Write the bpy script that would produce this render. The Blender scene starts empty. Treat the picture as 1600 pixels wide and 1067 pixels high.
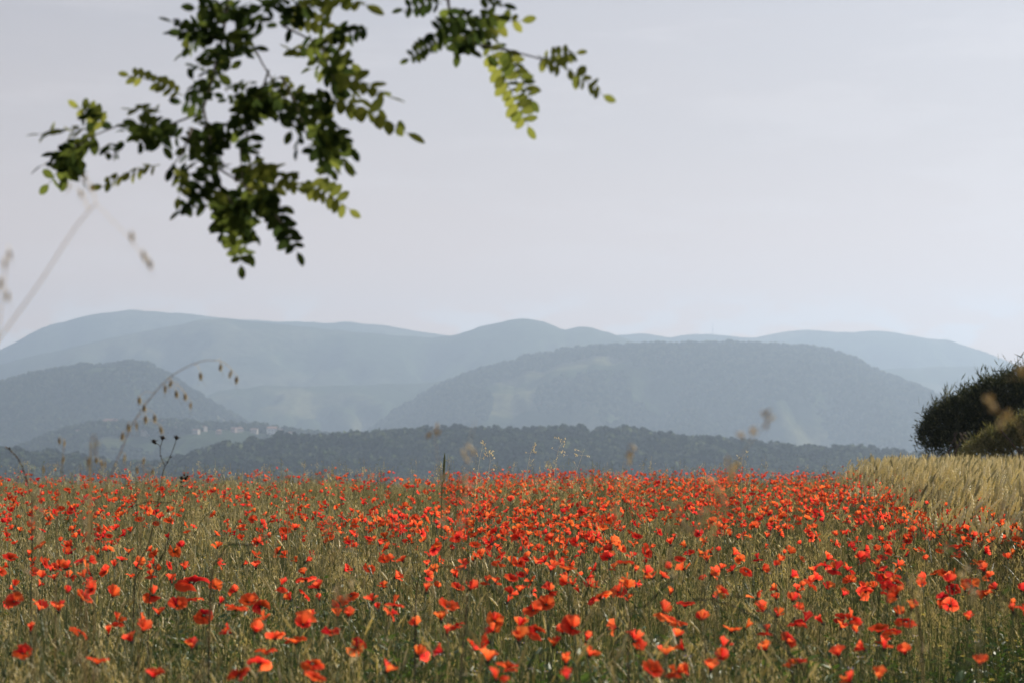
import bpy, math, random
import numpy as np
from mathutils import Vector, Matrix, Quaternion

# ------------------------------------------------------------------ camera, sky, sun, exposure
scene = bpy.context.scene
COL = scene.collection
FPX = 3111.0                      # focal length in pixels of the 1600 px wide frame (70 mm on 36 mm)
CAMZ = 1.05
PITCH = math.atan(166.5 / FPX)
cam_data = bpy.data.cameras.new("camera")
cam_data.lens = 70.0
cam_data.sensor_width = 36.0
cam_data.clip_start = 0.05
cam_data.clip_end = 60000.0
cam_data.dof.use_dof = True
cam_data.dof.focus_distance = 12.0
cam_data.dof.aperture_fstop = 5.3
cam_data.dof.aperture_blades = 0
cam = bpy.data.objects.new("camera", cam_data)
COL.objects.link(cam)
cam.location = (0, 0, CAMZ)
cam.rotation_euler = (math.pi / 2 + PITCH, 0, 0)
scene.camera = cam

SUN_EL = math.radians(36)
SUN_AZ = math.radians(50)         # clockwise from the view direction: front right
sun_dir = Vector((math.sin(SUN_AZ) * math.cos(SUN_EL), math.cos(SUN_AZ) * math.cos(SUN_EL), math.sin(SUN_EL)))
sun_data = bpy.data.lights.new("sun", 'SUN')
sun_data.energy = 5.0
sun_data.angle = math.radians(0.55)
sun_data.color = (1.0, 0.93, 0.82)
sun = bpy.data.objects.new("sun", sun_data)
sun.rotation_euler = sun_dir.to_track_quat('Z', 'Y').to_euler()
sun.location = (30, 20, 40)
COL.objects.link(sun)

world = bpy.data.worlds.new("World")
scene.world = world
world.use_nodes = True
wn, wl = world.node_tree.nodes, world.node_tree.links
wn.clear()
w_out = wn.new('ShaderNodeOutputWorld')
w_bg = wn.new('ShaderNodeBackground')
w_sky = wn.new('ShaderNodeTexSky')
w_sky.sky_type = 'NISHITA'
w_sky.sun_disc = False
w_sky.sun_elevation = SUN_EL
w_sky.sun_rotation = SUN_AZ
w_sky.altitude = 200
w_sky.air_density = 1.0
w_sky.dust_density = 2.2
w_sky.ozone_density = 1.6
SKY_STRENGTH = 0.0625
w_hsv = wn.new('ShaderNodeHueSaturation')
w_hsv.inputs['Saturation'].default_value = 0.85
wl.new(w_sky.outputs[0], w_hsv.inputs['Color'])
# a thin high veil of cloud over the whole sky, with a few faint streaks and low puffs on the horizon
w_tc = wn.new('ShaderNodeTexCoord')
w_map = wn.new('ShaderNodeMapping')
w_map.inputs['Scale'].default_value = (2.0, 2.0, 13.0)
w_n1 = wn.new('ShaderNodeTexNoise'); w_n1.inputs['Scale'].default_value = 3.0
w_n1.inputs['Detail'].default_value = 8.0; w_n1.inputs['Roughness'].default_value = 0.62
w_r1 = wn.new('ShaderNodeMapRange'); w_r1.inputs[1].default_value = 0.42; w_r1.inputs[2].default_value = 0.78
w_r1.inputs[3].default_value = 0.0; w_r1.inputs[4].default_value = 0.05
w_mix = wn.new('ShaderNodeMixRGB'); w_mix.blend_type = 'MIX'
VEIL = (8.8, 7.3, 6.7, 1.0)
w_vc = wn.new('ShaderNodeMixRGB'); w_vc.inputs['Color1'].default_value = (13.8, 9.8, 7.8, 1.0); w_vc.inputs['Color2'].default_value = VEIL
wl.new(w_vc.outputs[0], w_mix.inputs['Color2'])
wl.new(w_tc.outputs['Generated'], w_map.inputs['Vector'])
wl.new(w_map.outputs[0], w_n1.inputs['Vector'])
wl.new(w_n1.outputs['Fac'], w_r1.inputs[0])
wl.new(w_hsv.outputs[0], w_mix.inputs['Color1'])
# the veil thickens towards the horizon all the way round
w_sep = wn.new('ShaderNodeSeparateXYZ'); wl.new(w_tc.outputs['Generated'], w_sep.inputs[0])
w_el = wn.new('ShaderNodeMapRange'); w_el.interpolation_type = 'SMOOTHSTEP'
w_el.inputs[1].default_value = 0.05; w_el.inputs[2].default_value = 0.42
w_el.inputs[3].default_value = 0.93; w_el.inputs[4].default_value = 0.02
wl.new(w_sep.outputs['Z'], w_el.inputs[0])
w_e2 = wn.new('ShaderNodeMapRange'); w_e2.interpolation_type = 'SMOOTHSTEP'
w_e2.inputs[1].default_value = 0.0; w_e2.inputs[2].default_value = 0.17
wl.new(w_sep.outputs['Z'], w_e2.inputs[0]); wl.new(w_e2.outputs[0], w_vc.inputs['Fac'])
w_add = wn.new('ShaderNodeMath'); w_add.operation = 'ADD'; w_add.use_clamp = True
wl.new(w_el.outputs[0], w_add.inputs[0]); wl.new(w_r1.outputs[0], w_add.inputs[1])
wl.new(w_add.outputs[0], w_mix.inputs['Fac'])
# faint streaks high up and soft puffs low over the far ridges
w_m2 = wn.new('ShaderNodeMapping'); w_m2.inputs['Scale'].default_value = (1.0, 1.0, 5.0)
wl.new(w_tc.outputs['Generated'], w_m2.inputs['Vector'])
w_n2 = wn.new('ShaderNodeTexNoise'); w_n2.inputs['Scale'].default_value = 9.0; w_n2.inputs['Detail'].default_value = 9.0; w_n2.inputs['Roughness'].default_value = 0.6
wl.new(w_m2.outputs[0], w_n2.inputs['Vector'])
w_c = wn.new('ShaderNodeMapRange'); w_c.interpolation_type = 'SMOOTHSTEP'
w_c.inputs[1].default_value = 0.50; w_c.inputs[2].default_value = 0.66; w_c.inputs[3].default_value = 0.0; w_c.inputs[4].default_value = 0.13
wl.new(w_n2.outputs['Fac'], w_c.inputs[0])
w_m3 = wn.new('ShaderNodeMapping'); w_m3.inputs['Scale'].default_value = (1.0, 1.0, 2.2)
wl.new(w_tc.outputs['Generated'], w_m3.inputs['Vector'])
w_n3 = wn.new('ShaderNodeTexNoise'); w_n3.inputs['Scale'].default_value = 24.0; w_n3.inputs['Detail'].default_value = 8.0
wl.new(w_m3.outputs[0], w_n3.inputs['Vector'])
w_c3 = wn.new('ShaderNodeMapRange'); w_c3.interpolation_type = 'SMOOTHSTEP'
w_c3.inputs[1].default_value = 0.50; w_c3.inputs[2].default_value = 0.60; w_c3.inputs[3].default_value = 0.0; w_c3.inputs[4].default_value = 1.0
wl.new(w_n3.outputs['Fac'], w_c3.inputs[0])
w_b3 = wn.new('ShaderNodeMapRange'); w_b3.interpolation_type = 'SMOOTHSTEP'      # low over the ridges only
w_b3.inputs[1].default_value = 0.085; w_b3.inputs[2].default_value = 0.055; w_b3.inputs[3].default_value = 0.0; w_b3.inputs[4].default_value = 0.9
wl.new(w_sep.outputs['Z'], w_b3.inputs[0])
w_mu = wn.new('ShaderNodeMath'); w_mu.operation = 'MULTIPLY'; wl.new(w_c3.outputs[0], w_mu.inputs[0]); wl.new(w_b3.outputs[0], w_mu.inputs[1])
w_mx = wn.new('ShaderNodeMath'); w_mx.operation = 'MAXIMUM'; wl.new(w_mu.outputs[0], w_mx.inputs[0]); wl.new(w_c.outputs[0], w_mx.inputs[1])
w_cl = wn.new('ShaderNodeMixRGB'); w_cl.inputs['Color2'].default_value = (11.5, 10.6, 10.4, 1.0)
wl.new(w_mix.outputs[0], w_cl.inputs['Color1']); wl.new(w_mx.outputs[0], w_cl.inputs['Fac'])
w_bg.inputs['Strength'].default_value = SKY_STRENGTH
wl.new(w_cl.outputs[0], w_bg.inputs['Color'])
wl.new(w_bg.outputs[0], w_out.inputs['Surface'])

scene.view_settings.view_transform = 'Standard'
scene.view_settings.look = 'None'
scene.view_settings.exposure = 0.48
scene.view_settings.gamma = 1.0
scene.view_settings.use_curve_mapping = False
scene.render.engine = 'CYCLES'
cy = scene.cycles
cy.use_denoising = True
cy.max_bounces = 7
cy.diffuse_bounces = 3
cy.glossy_bounces = 1
cy.transmission_bounces = 4
cy.transparent_max_bounces = 4
cy.volume_bounces = 0
cy.sample_clamp_indirect = 6.0

# ------------------------------------------------------------------ helpers
R = random.Random(7)
RS = np.random.RandomState(11)


def pix(px, py, d):
    """A point of the real place that lies d metres ahead along the line of sight through a photograph pixel."""
    vx, vz0, vy0 = (px - 800) / FPX, (533.5 - py) / FPX, 1.0
    c, s = math.cos(PITCH), math.sin(PITCH)
    y = vy0 * c - vz0 * s
    z = vy0 * s + vz0 * c
    return Vector((vx / y * d, d, CAMZ + z / y * d))


def tag(o, label=None, cat=None, group=None, kind=None):
    if label: o['label'] = label
    if cat: o['category'] = cat
    if group: o['group'] = group
    if kind: o['kind'] = kind
    return o


def empty(name, loc, rz=0.0):
    o = bpy.data.objects.new(name, None)
    o.empty_display_size = 0.1
    o.location = loc
    o.rotation_euler = (0, 0, rz)
    COL.objects.link(o)
    return o


def mesh_np(name, V, F, mats=(), midx=None, attrs=None, smooth=False):
    """V (n,3) array, F list of equal or mixed length index tuples / array."""
    me = bpy.data.meshes.new(name)
    V = np.asarray(V, dtype=np.float32)
    if isinstance(F, np.ndarray):
        k = F.shape[1]
        nf = F.shape[0]
        me.vertices.add(len(V)); me.vertices.foreach_set('co', V.ravel())
        me.loops.add(nf * k); me.loops.foreach_set('vertex_index', F.astype(np.int32).ravel())
        me.polygons.add(nf)
        me.polygons.foreach_set('loop_start', np.arange(0, nf * k, k, dtype=np.int32))
        me.polygons.foreach_set('loop_total', np.full(nf, k, dtype=np.int32))
        me.update(calc_edges=True)
    else:
        me.from_pydata(V.tolist(), [], [tuple(f) for f in F])
    for m in mats: me.materials.append(m)
    if midx is not None: me.polygons.foreach_set('material_index', np.asarray(midx, dtype=np.int32))
    if smooth: me.polygons.foreach_set('use_smooth', np.ones(len(me.polygons), dtype=bool))
    for an, av in (attrs or {}).items():
        a = me.attributes.new(an, 'FLOAT', 'POINT')
        a.data.foreach_set('value', np.asarray(av, dtype=np.float32))
    me.update()
    return me


def obj(name, me, parent=None, loc=None, rot=None, scale=None, link=True):
    o = bpy.data.objects.new(name, me)
    if parent is not None: o.parent = parent
    if loc is not None: o.location = loc
    if rot is not None:
        if isinstance(rot, Quaternion):
            o.rotation_mode = 'QUATERNION'; o.rotation_quaternion = rot
        else:
            o.rotation_euler = rot
    if scale is not None: o.scale = (scale,) * 3 if isinstance(scale, (int, float)) else scale
    if link: COL.objects.link(o)
    return o


class MB:
    """collects shapes with a material index and a 'tint' value per vertex"""
    def __init__(s):
        s.v, s.f, s.m, s.t = [], [], [], []

    def add(s, V, F, m=0, t=0.5):
        b = len(s.v)
        s.v += [tuple(p) for p in V]
        s.f += [tuple(i + b for i in f) for f in F]
        s.m += [m] * len(F)
        s.t += (list(t) if hasattr(t, '__len__') else [t] * len(V))

    def tube(s, pts, rad, sides=5, m=0, t=0.5, cap=True):
        pts = [Vector(p) for p in pts]
        n = len(pts)
        rad = rad if hasattr(rad, '__len__') else [rad] * n
        V, F = [], []
        up = Vector((0.31, 0.17, 0.93)).normalized()
        for i, p in enumerate(pts):
            d = (pts[min(i + 1, n - 1)] - pts[max(i - 1, 0)]).normalized()
            a = d.cross(up)
            if a.length < 0.05: a = d.cross(Vector((1, 0, 0)))
            a.normalize(); b = d.cross(a)
            for k in range(sides):
                an = 2 * math.pi * k / sides
                V.append(p + (a * math.cos(an) + b * math.sin(an)) * rad[i])
        for i in range(n - 1):
            for k in range(sides):
                k2 = (k + 1) % sides
                F.append((i * sides + k, i * sides + k2, (i + 1) * sides + k2, (i + 1) * sides + k))
        if cap:
            F.append(tuple(range(sides))[::-1]); F.append(tuple((n - 1) * sides + k for k in range(sides)))
        s.add(V, F, m, t)

    def blade(s, base, dirv, length, width, bend, side=None, seg=4, m=0, t=0.5, taper=1.0, fold=0.0):
        """a grass leaf: strip that narrows to a point and arches over"""
        base, d = Vector(base), Vector(dirv).normalized()
        if side is None:
            side = d.cross(Vector((R.uniform(-1, 1), R.uniform(-1, 1), 0.2)))
        side = side.normalized()
        V, F, p = [], [], base.copy()
        bv = Vector(bend)
        for i in range(seg + 1):
            u = i / seg
            w = width * 0.5 * (1 - u ** (1.6 * taper)) * (0.6 + 0.4 * min(1, u * 4))
            dd = (d + bv * u * u).normalized()
            if i == seg:
                V.append(p)
            else:
                V.append(p - side * w); V.append(p + side * w)
            p = p + dd * (length / seg)
        for i in range(seg - 1):
            F.append((2 * i, 2 * i + 1, 2 * i + 3, 2 * i + 2))
        F.append((2 * seg - 2, 2 * seg - 1, 2 * seg))
        s.add(V, F, m, t)

    def ear(s, base, dirv, length, rad, sides=5, rings=5, m=0, t=0.5, bump=0.25):
        base, d = Vector(base), Vector(dirv).normalized()
        pts, rr = [], []
        for i in range(rings + 1):
            u = i / rings
            pts.append(base + d * length * u)
            rr.append(rad * (math.sin(math.pi * min(0.98, 0.12 + u * 0.86)) ** 0.6) * (1 + bump * (-1) ** i))
        s.tube(pts, rr, sides, m, t)

    def mesh(s, name, mats, smooth=False):
        return mesh_np(name, s.v, s.f, mats, s.m, {'tint': s.t}, smooth)


def hash2(ix, iy, seed):
    n = (ix.astype(np.int64) * 374761393 + iy.astype(np.int64) * 668265263 + seed * 974711) & 0x7fffffff
    n = ((n ^ (n >> 13)) * 1274126177) & 0x7fffffff
    return ((n ^ (n >> 16)) & 0xffff) / 65535.0


def vnoise(x, y, seed=0):
    x, y = np.asarray(x, dtype=float), np.asarray(y, dtype=float)
    ix, iy = np.floor(x), np.floor(y)
    fx, fy = x - ix, y - iy
    fx, fy = fx * fx * (3 - 2 * fx), fy * fy * (3 - 2 * fy)
    a, b = hash2(ix, iy, seed), hash2(ix + 1, iy, seed)
    c, d = hash2(ix, iy + 1, seed), hash2(ix + 1, iy + 1, seed)
    return (a + (b - a) * fx) * (1 - fy) + (c + (d - c) * fx) * fy


def fbm(x, y, seed=0, octs=4, gain=0.5):
    s, a, n = 0.0, 1.0, 0.0
    for k in range(octs):
        s = s + a * vnoise(np.asarray(x) * 2 ** k + 17.3 * k, np.asarray(y) * 2 ** k - 9.1 * k, seed + k)
        n += a; a *= gain
    return s / n * 2 - 1


def sstep(a, b, x):
    t = np.clip((np.asarray(x, dtype=float) - a) / (b - a), 0, 1)
    return t * t * (3 - 2 * t)


# ------------------------------------------------------------------ materials
def new_mat(name):
    m = bpy.data.materials.new(name); m.use_nodes = True
    m.node_tree.nodes.clear()
    return m, m.node_tree.nodes, m.node_tree.links


def ramp(nodes, stops):
    r = nodes.new('ShaderNodeValToRGB')
    el = r.color_ramp.elements
    el[0].position, el[0].color = stops[0][0], (*stops[0][1], 1)
    el[1].position, el[1].color = stops[-1][0], (*stops[-1][1], 1)
    for p, c in stops[1:-1]:
        e = el.new(p); e.color = (*c, 1)
    return r


def mat_leafy(name, stops, transl=0.35, gloss=0.08, rough=0.45, rnd=0.5, attr='tint', tsat=1.0, noise=None, tgain=1.6):
    """leaf matter: colour picked by the 'tint' of the piece plus the random of the plant; part of the light passes through"""
    m, N, L = new_mat(name)
    out = N.new('ShaderNodeOutputMaterial')
    at = N.new('ShaderNodeAttribute'); at.attribute_name = attr
    oi = N.new('ShaderNodeObjectInfo')
    a = N.new('ShaderNodeMath'); a.operation = 'MULTIPLY_ADD'
    a.inputs[1].default_value = rnd; a.inputs[2].default_value = -rnd / 2
    L.new(oi.outputs['Random'], a.inputs[0])
    b = N.new('ShaderNodeMath'); b.operation = 'ADD'; b.use_clamp = True
    L.new(at.outputs['Fac'], b.inputs[0]); L.new(a.outputs[0], b.inputs[1])
    src = b
    if noise:
        tc = N.new('ShaderNodeTexCoord'); nz = N.new('ShaderNodeTexNoise')
        nz.inputs['Scale'].default_value = noise[0]; nz.inputs['Detail'].default_value = 3
        L.new(tc.outputs['Object'], nz.inputs['Vector'])
        c = N.new('ShaderNodeMath'); c.operation = 'MULTIPLY_ADD'; c.inputs[1].default_value = noise[1]
        c.inputs[2].default_value = -noise[1] / 2
        L.new(nz.outputs['Fac'], c.inputs[0])
        e = N.new('ShaderNodeMath'); e.operation = 'ADD'; e.use_clamp = True
        L.new(b.outputs[0], e.inputs[0]); L.new(c.outputs[0], e.inputs[1]); src = e
    r = ramp(N, stops); L.new(src.outputs[0], r.inputs[0])
    df = N.new('ShaderNodeBsdfDiffuse'); L.new(r.outputs[0], df.inputs['Color'])
    last = df
    if transl > 0:
        tr = N.new('ShaderNodeBsdfTranslucent')
        g = N.new('ShaderNodeMixRGB'); g.blend_type = 'MULTIPLY'; g.inputs[0].default_value = 1.0
        g.inputs[2].default_value = (tgain * 1.05, tgain, tgain * 0.55 * tsat, 1)
        L.new(r.outputs[0], g.inputs[1]); L.new(g.outputs[0], tr.inputs['Color'])
        mx = N.new('ShaderNodeMixShader'); mx.inputs[0].default_value = transl
        L.new(df.outputs[0], mx.inputs[1]); L.new(tr.outputs[0], mx.inputs[2]); last = mx
    if gloss > 0:
        gl = N.new('ShaderNodeBsdfGlossy'); gl.inputs['Roughness'].default_value = rough
        gl.inputs['Color'].default_value = (0.9, 0.9, 0.85, 1)
        mg = N.new('ShaderNodeMixShader'); mg.inputs[0].default_value = gloss
        L.new(last.outputs[0], mg.inputs[1]); L.new(gl.outputs[0], mg.inputs[2]); last = mg
    L.new(last.outputs[0], out.inputs['Surface'])
    return m


M = {}
M['grass'] = mat_leafy('meadow_grass', [(0.0, (0.018, 0.032, 0.008)), (0.35, (0.066, 0.096, 0.030)), (0.6, (0.190, 0.205, 0.095)),
                                        (0.8, (0.40, 0.355, 0.235)), (1.0, (0.66, 0.60, 0.46))], 0.45, 0.04, 0.5, 0.28)
M['wheat'] = mat_leafy('ripening_wheat', [(0.0, (0.035, 0.042, 0.014)), (0.3, (0.14, 0.135, 0.055)), (0.6, (0.48, 0.43, 0.25)),
                                          (1.0, (0.76, 0.68, 0.48))], 0.30, 0.05, 0.5, 0.25)
M['herb'] = mat_leafy('broad_herb', [(0.0, (0.02, 0.045, 0.014)), (0.5, (0.045, 0.085, 0.025)), (1.0, (0.10, 0.15, 0.045))], 0.3, 0.05, 0.5, 0.3)
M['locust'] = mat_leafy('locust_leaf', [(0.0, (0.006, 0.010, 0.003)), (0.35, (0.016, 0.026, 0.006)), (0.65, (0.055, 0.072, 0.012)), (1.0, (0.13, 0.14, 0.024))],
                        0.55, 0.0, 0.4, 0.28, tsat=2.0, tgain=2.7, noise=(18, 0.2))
M['bush'] = mat_leafy('bush_leaf', [(0.0, (0.012, 0.018, 0.008)), (0.6, (0.040, 0.050, 0.020)), (1.0, (0.13, 0.13, 0.06))], 0.15, 0.03, 0.6, 0.0)
M['shrub'] = mat_leafy('shrub_leaf', [(0.0, (0.05, 0.055, 0.02)), (0.6, (0.10, 0.105, 0.04)), (1.0, (0.23, 0.20, 0.10))], 0.25, 0.03, 0.6, 0.0)
M['canopy'] = mat_leafy('forest_canopy', [(0.0, (0.012, 0.024, 0.011)), (0.5, (0.034, 0.054, 0.021)), (1.0, (0.10, 0.118, 0.048))],
                        0.0, 0.0, 0.5, 0.9, noise=(2.5, 0.5))
M['oat'] = mat_leafy('oat_husk', [(0.0, (0.10, 0.05, 0.02)), (0.5, (0.34, 0.24, 0.12)), (1.0, (0.70, 0.60, 0.42))], 0.35, 0.04, 0.5, 0.1)
M['panicle'] = mat_leafy('pale_panicle', [(0.0, (0.30, 0.22, 0.13)), (0.5, (0.55, 0.46, 0.32)), (1.0, (0.8, 0.74, 0.62))], 0.4, 0.03, 0.5, 0.2)
M['darkweed'] = mat_leafy('dry_weed', [(0.0, (0.016, 0.012, 0.010)), (0.5, (0.06, 0.045, 0.03)), (1.0, (0.34, 0.28, 0.22))], 0.0, 0.02, 0.6, 0.1)
M['stem'] = mat_leafy('poppy_stem', [(0.0, (0.05, 0.07, 0.02)), (0.5, (0.09, 0.12, 0.04)), (1.0, (0.15, 0.17, 0.07))], 0.15, 0.05, 0.5, 0.5)
M['small_petal'] = mat_leafy('small_flower', [(0.0, (0.34, 0.28, 0.52)), (0.5, (0.62, 0.56, 0.68)), (0.9, (0.75, 0.74, 0.70)), (1.0, (0.72, 0.60, 0.10))], 0.3, 0.0, 0.5, 0.0)


def mat_petal():
    m, N, L = new_mat('poppy_petal')
    out = N.new('ShaderNodeOutputMaterial')
    at = N.new('ShaderNodeAttribute'); at.attribute_name = 'tint'      # 0 at the claw of the petal, 1 at the rim
    oi = N.new('ShaderNodeObjectInfo')
    r = ramp(N, [(0.0, (0.012, 0.004, 0.010)), (0.17, (0.03, 0.004, 0.008)), (0.31, (0.50, 0.018, 0.011)), (0.62, (0.82, 0.046, 0.024)), (1.0, (0.91, 0.098, 0.050))])
    L.new(at.outputs['Fac'], r.inputs[0])
    hs = N.new('ShaderNodeHueSaturation')
    h = N.new('ShaderNodeMapRange'); h.inputs[3].default_value = 0.493; h.inputs[4].default_value = 0.512
    v = N.new('ShaderNodeMapRange'); v.inputs[3].default_value = 0.76; v.inputs[4].default_value = 1.16
    mm = N.new('ShaderNodeMath'); mm.operation = 'FRACT'
    m2 = N.new('ShaderNodeMath'); m2.operation = 'MULTIPLY'; m2.inputs[1].default_value = 7.31
    L.new(oi.outputs['Random'], h.inputs[0]); L.new(oi.outputs['Random'], m2.inputs[0]); L.new(m2.outputs[0], mm.inputs[0])
    L.new(mm.outputs[0], v.inputs[0])
    L.new(h.outputs[0], hs.inputs['Hue']); L.new(v.outputs[0], hs.inputs['Value']); L.new(r.outputs[0], hs.inputs['Color'])
    # fine radiating veins
    tc = N.new('ShaderNodeTexCoord'); nz = N.new('ShaderNodeTexNoise'); nz.inputs['Scale'].default_value = 120; nz.inputs['Detail'].default_value = 2
    L.new(tc.outputs['Object'], nz.inputs['Vector'])
    bp = N.new('ShaderNodeBump'); bp.inputs['Strength'].default_value = 0.35; bp.inputs['Distance'].default_value = 0.002
    L.new(nz.outputs['Fac'], bp.inputs['Height'])
    df = N.new('ShaderNodeBsdfDiffuse'); L.new(hs.outputs[0], df.inputs['Color']); L.new(bp.outputs[0], df.inputs['Normal'])
    tr = N.new('ShaderNodeBsdfTranslucent')
    g = N.new('ShaderNodeMixRGB'); g.blend_type = 'MULTIPLY'; g.inputs[0].default_value = 1; g.inputs[2].default_value = (1.25, 1.9, 1.5, 1)
    L.new(hs.outputs[0], g.inputs[1]); L.new(g.outputs[0], tr.inputs['Color'])
    mx = N.new('ShaderNodeMixShader'); mx.inputs[0].default_value = 0.52
    L.new(df.outputs[0], mx.inputs[1]); L.new(tr.outputs[0], mx.inputs[2])
    L.new(mx.outputs[0], out.inputs['Surface'])
    return m


M['petal'] = mat_petal()


def mat_plain(name, col, rough=0.8, noise=None):
    m, N, L = new_mat(name)
    out = N.new('ShaderNodeOutputMaterial'); p = N.new('ShaderNodeBsdfPrincipled')
    p.inputs['Roughness'].default_value = rough
    if noise:
        tc = N.new('ShaderNodeTexCoord'); nz = N.new('ShaderNodeTexNoise'); nz.inputs['Scale'].default_value = noise[0]
        nz.inputs['Detail'].default_value = 6
        L.new(tc.outputs['Object'], nz.inputs['Vector'])
        r = ramp(N, [(0.35, col), (0.65, noise[1])]); L.new(nz.outputs['Fac'], r.inputs[0]); L.new(r.outputs[0], p.inputs['Base Color'])
    else:
        p.inputs['Base Color'].default_value = (*col, 1)
    L.new(p.outputs[0], out.inputs['Surface'])
    return m


M['capsule'] = mat_plain('poppy_capsule', (0.10, 0.13, 0.05), 0.6)
M['stamen'] = mat_plain('poppy_stamen', (0.012, 0.008, 0.016), 0.7)
M['bark'] = mat_plain('locust_bark', (0.05, 0.038, 0.028), 0.9, (30, (0.12, 0.09, 0.065)))
M['soil'] = mat_plain('meadow_soil', (0.03, 0.03, 0.014), 0.95, (3.0, (0.065, 0.055, 0.03)))
M['plaster'] = mat_plain('cream_plaster', (0.46, 0.40, 0.34), 0.9, (0.6, (0.54, 0.47, 0.39)))
M['plaster_white'] = mat_plain('white_plaster', (0.74, 0.72, 0.69), 0.9)
M['plaster_pink'] = mat_plain('pink_plaster', (0.45, 0.33, 0.28), 0.9)
M['tiles'] = mat_plain('terracotta_tiles', (0.28, 0.15, 0.11), 0.9, (0.8, (0.22, 0.13, 0.10)))
M['shutter'] = mat_plain('window_dark', (0.05, 0.05, 0.055), 0.4)
M['steel'] = mat_plain('grey_steel', (0.25, 0.25, 0.26), 0.5)


def mat_hill(name, forest, field, scale, thr):
    m, N, L = new_mat(name)
    out = N.new('ShaderNodeOutputMaterial'); df = N.new('ShaderNodeBsdfDiffuse')
    geo = N.new('ShaderNodeNewGeometry')
    nz = N.new('ShaderNodeTexNoise'); nz.inputs['Scale'].default_value = scale; nz.inputs['Detail'].default_value = 7
    L.new(geo.outputs['Position'], nz.inputs['Vector'])
    r = ramp(N, [(thr - 0.04, forest), (thr + 0.04, field)]); L.new(nz.outputs['Fac'], r.inputs[0])
    n2 = N.new('ShaderNodeTexNoise'); n2.inputs['Scale'].default_value = scale * 14; n2.inputs['Detail'].default_value = 5
    L.new(geo.outputs['Position'], n2.inputs['Vector'])
    mp = N.new('ShaderNodeMapRange'); mp.inputs[1].default_value = 0.3; mp.inputs[2].default_value = 0.7
    mp.inputs[3].default_value = 0.6; mp.inputs[4].default_value = 1.35
    L.new(n2.outputs['Fac'], mp.inputs[0])
    mu = N.new('ShaderNodeMixRGB'); mu.blend_type = 'MULTIPLY'; mu.inputs[0].default_value = 1
    L.new(r.outputs[0], mu.inputs[1]); L.new(mp.outputs[0], mu.inputs[2])
    L.new(mu.outputs[0], df.inputs['Color'])
    bp = N.new('ShaderNodeBump'); bp.inputs['Strength'].default_value = 0.6; bp.inputs['Distance'].default_value = 8.0
    L.new(n2.outputs['Fac'], bp.inputs['Height']); L.new(bp.outputs[0], df.inputs['Normal'])
    L.new(df.outputs[0], out.inputs['Surface'])
    return m


M['hill'] = mat_hill('wooded_hillside', (0.035, 0.05, 0.022), (0.12, 0.12, 0.06), 0.0035, 0.58)
M['mountain'] = mat_hill('far_mountainside', (0.04, 0.055, 0.028), (0.085, 0.09, 0.055), 0.0022, 0.54)
M['valley'] = mat_hill('valley_floor', (0.05, 0.065, 0.028), (0.19, 0.17, 0.08), 0.006, 0.5)

# ------------------------------------------------------------------ ground (one sheet out to the horizon)
VALLEY = -55.0


def gz(x, y):
    x, y = np.asarray(x, dtype=float), np.asarray(y, dtype=float)
    z = 0.04 * sstep(16, 38, y) * sstep(-3, 9, x) - 0.10 * sstep(2, 6, x) * (1 - sstep(9, 24, y))
    z = z + 0.05 * fbm(x / 5.0, y / 5.0, 3, 3) + 0.012 * fbm(x / 0.6, y / 0.6, 8, 2)
    r = np.sqrt(np.maximum(0, y - 36) ** 2 + 0.3 * np.maximum(0, np.abs(x) - 30) ** 2)
    return z - (55.0) * (1 - np.exp(-(r / 130.0) ** 2)) - 0.03 * np.minimum(r, 6)


def gz1(x, y):
    return float(gz(np.array([x]), np.array([y]))[0])


ax = np.concatenate([[-9000, -5000, -2500, -1200, -600, -300, -160, -90, -60], np.arange(-40, 40.1, 0.8), [60, 90, 160, 300, 600, 1200, 2500, 5000, 9000]])
ay = np.concatenate([[-2500, -600, -150, -60, -25, -10], np.arange(-4, 60.1, 0.7), [65, 72, 80, 90, 105, 125, 150, 190, 240, 320, 450, 700, 1100, 1800, 3000, 5000, 7500, 8650]])
gx, gy = np.meshgrid(ax, ay)
gzz = gz(gx, gy)
V = np.stack([gx.ravel(), gy.ravel(), gzz.ravel()], 1)
nx, ny = len(ax), len(ay)
ii, jj = np.meshgrid(np.arange(nx - 1), np.arange(ny - 1))
a0 = (jj * nx + ii).ravel()
F = np.stack([a0, a0 + 1, a0 + nx + 1, a0 + nx], 1)
cx = (ax[ii.ravel()] + ax[ii.ravel() + 1]) / 2; cyy = (ay[jj.ravel()] + ay[jj.ravel() + 1]) / 2
far_idx = ((np.abs(cx) > 60) | (cyy > 80) | (cyy < -30)).astype(np.int32)
ground = obj('ground', mesh_np('ground', V, F, [M['soil'], M['valley']], far_idx, smooth=True))
tag(ground, 'earth of the meadow sloping away into the wide valley', None, None, 'structure')


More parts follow.
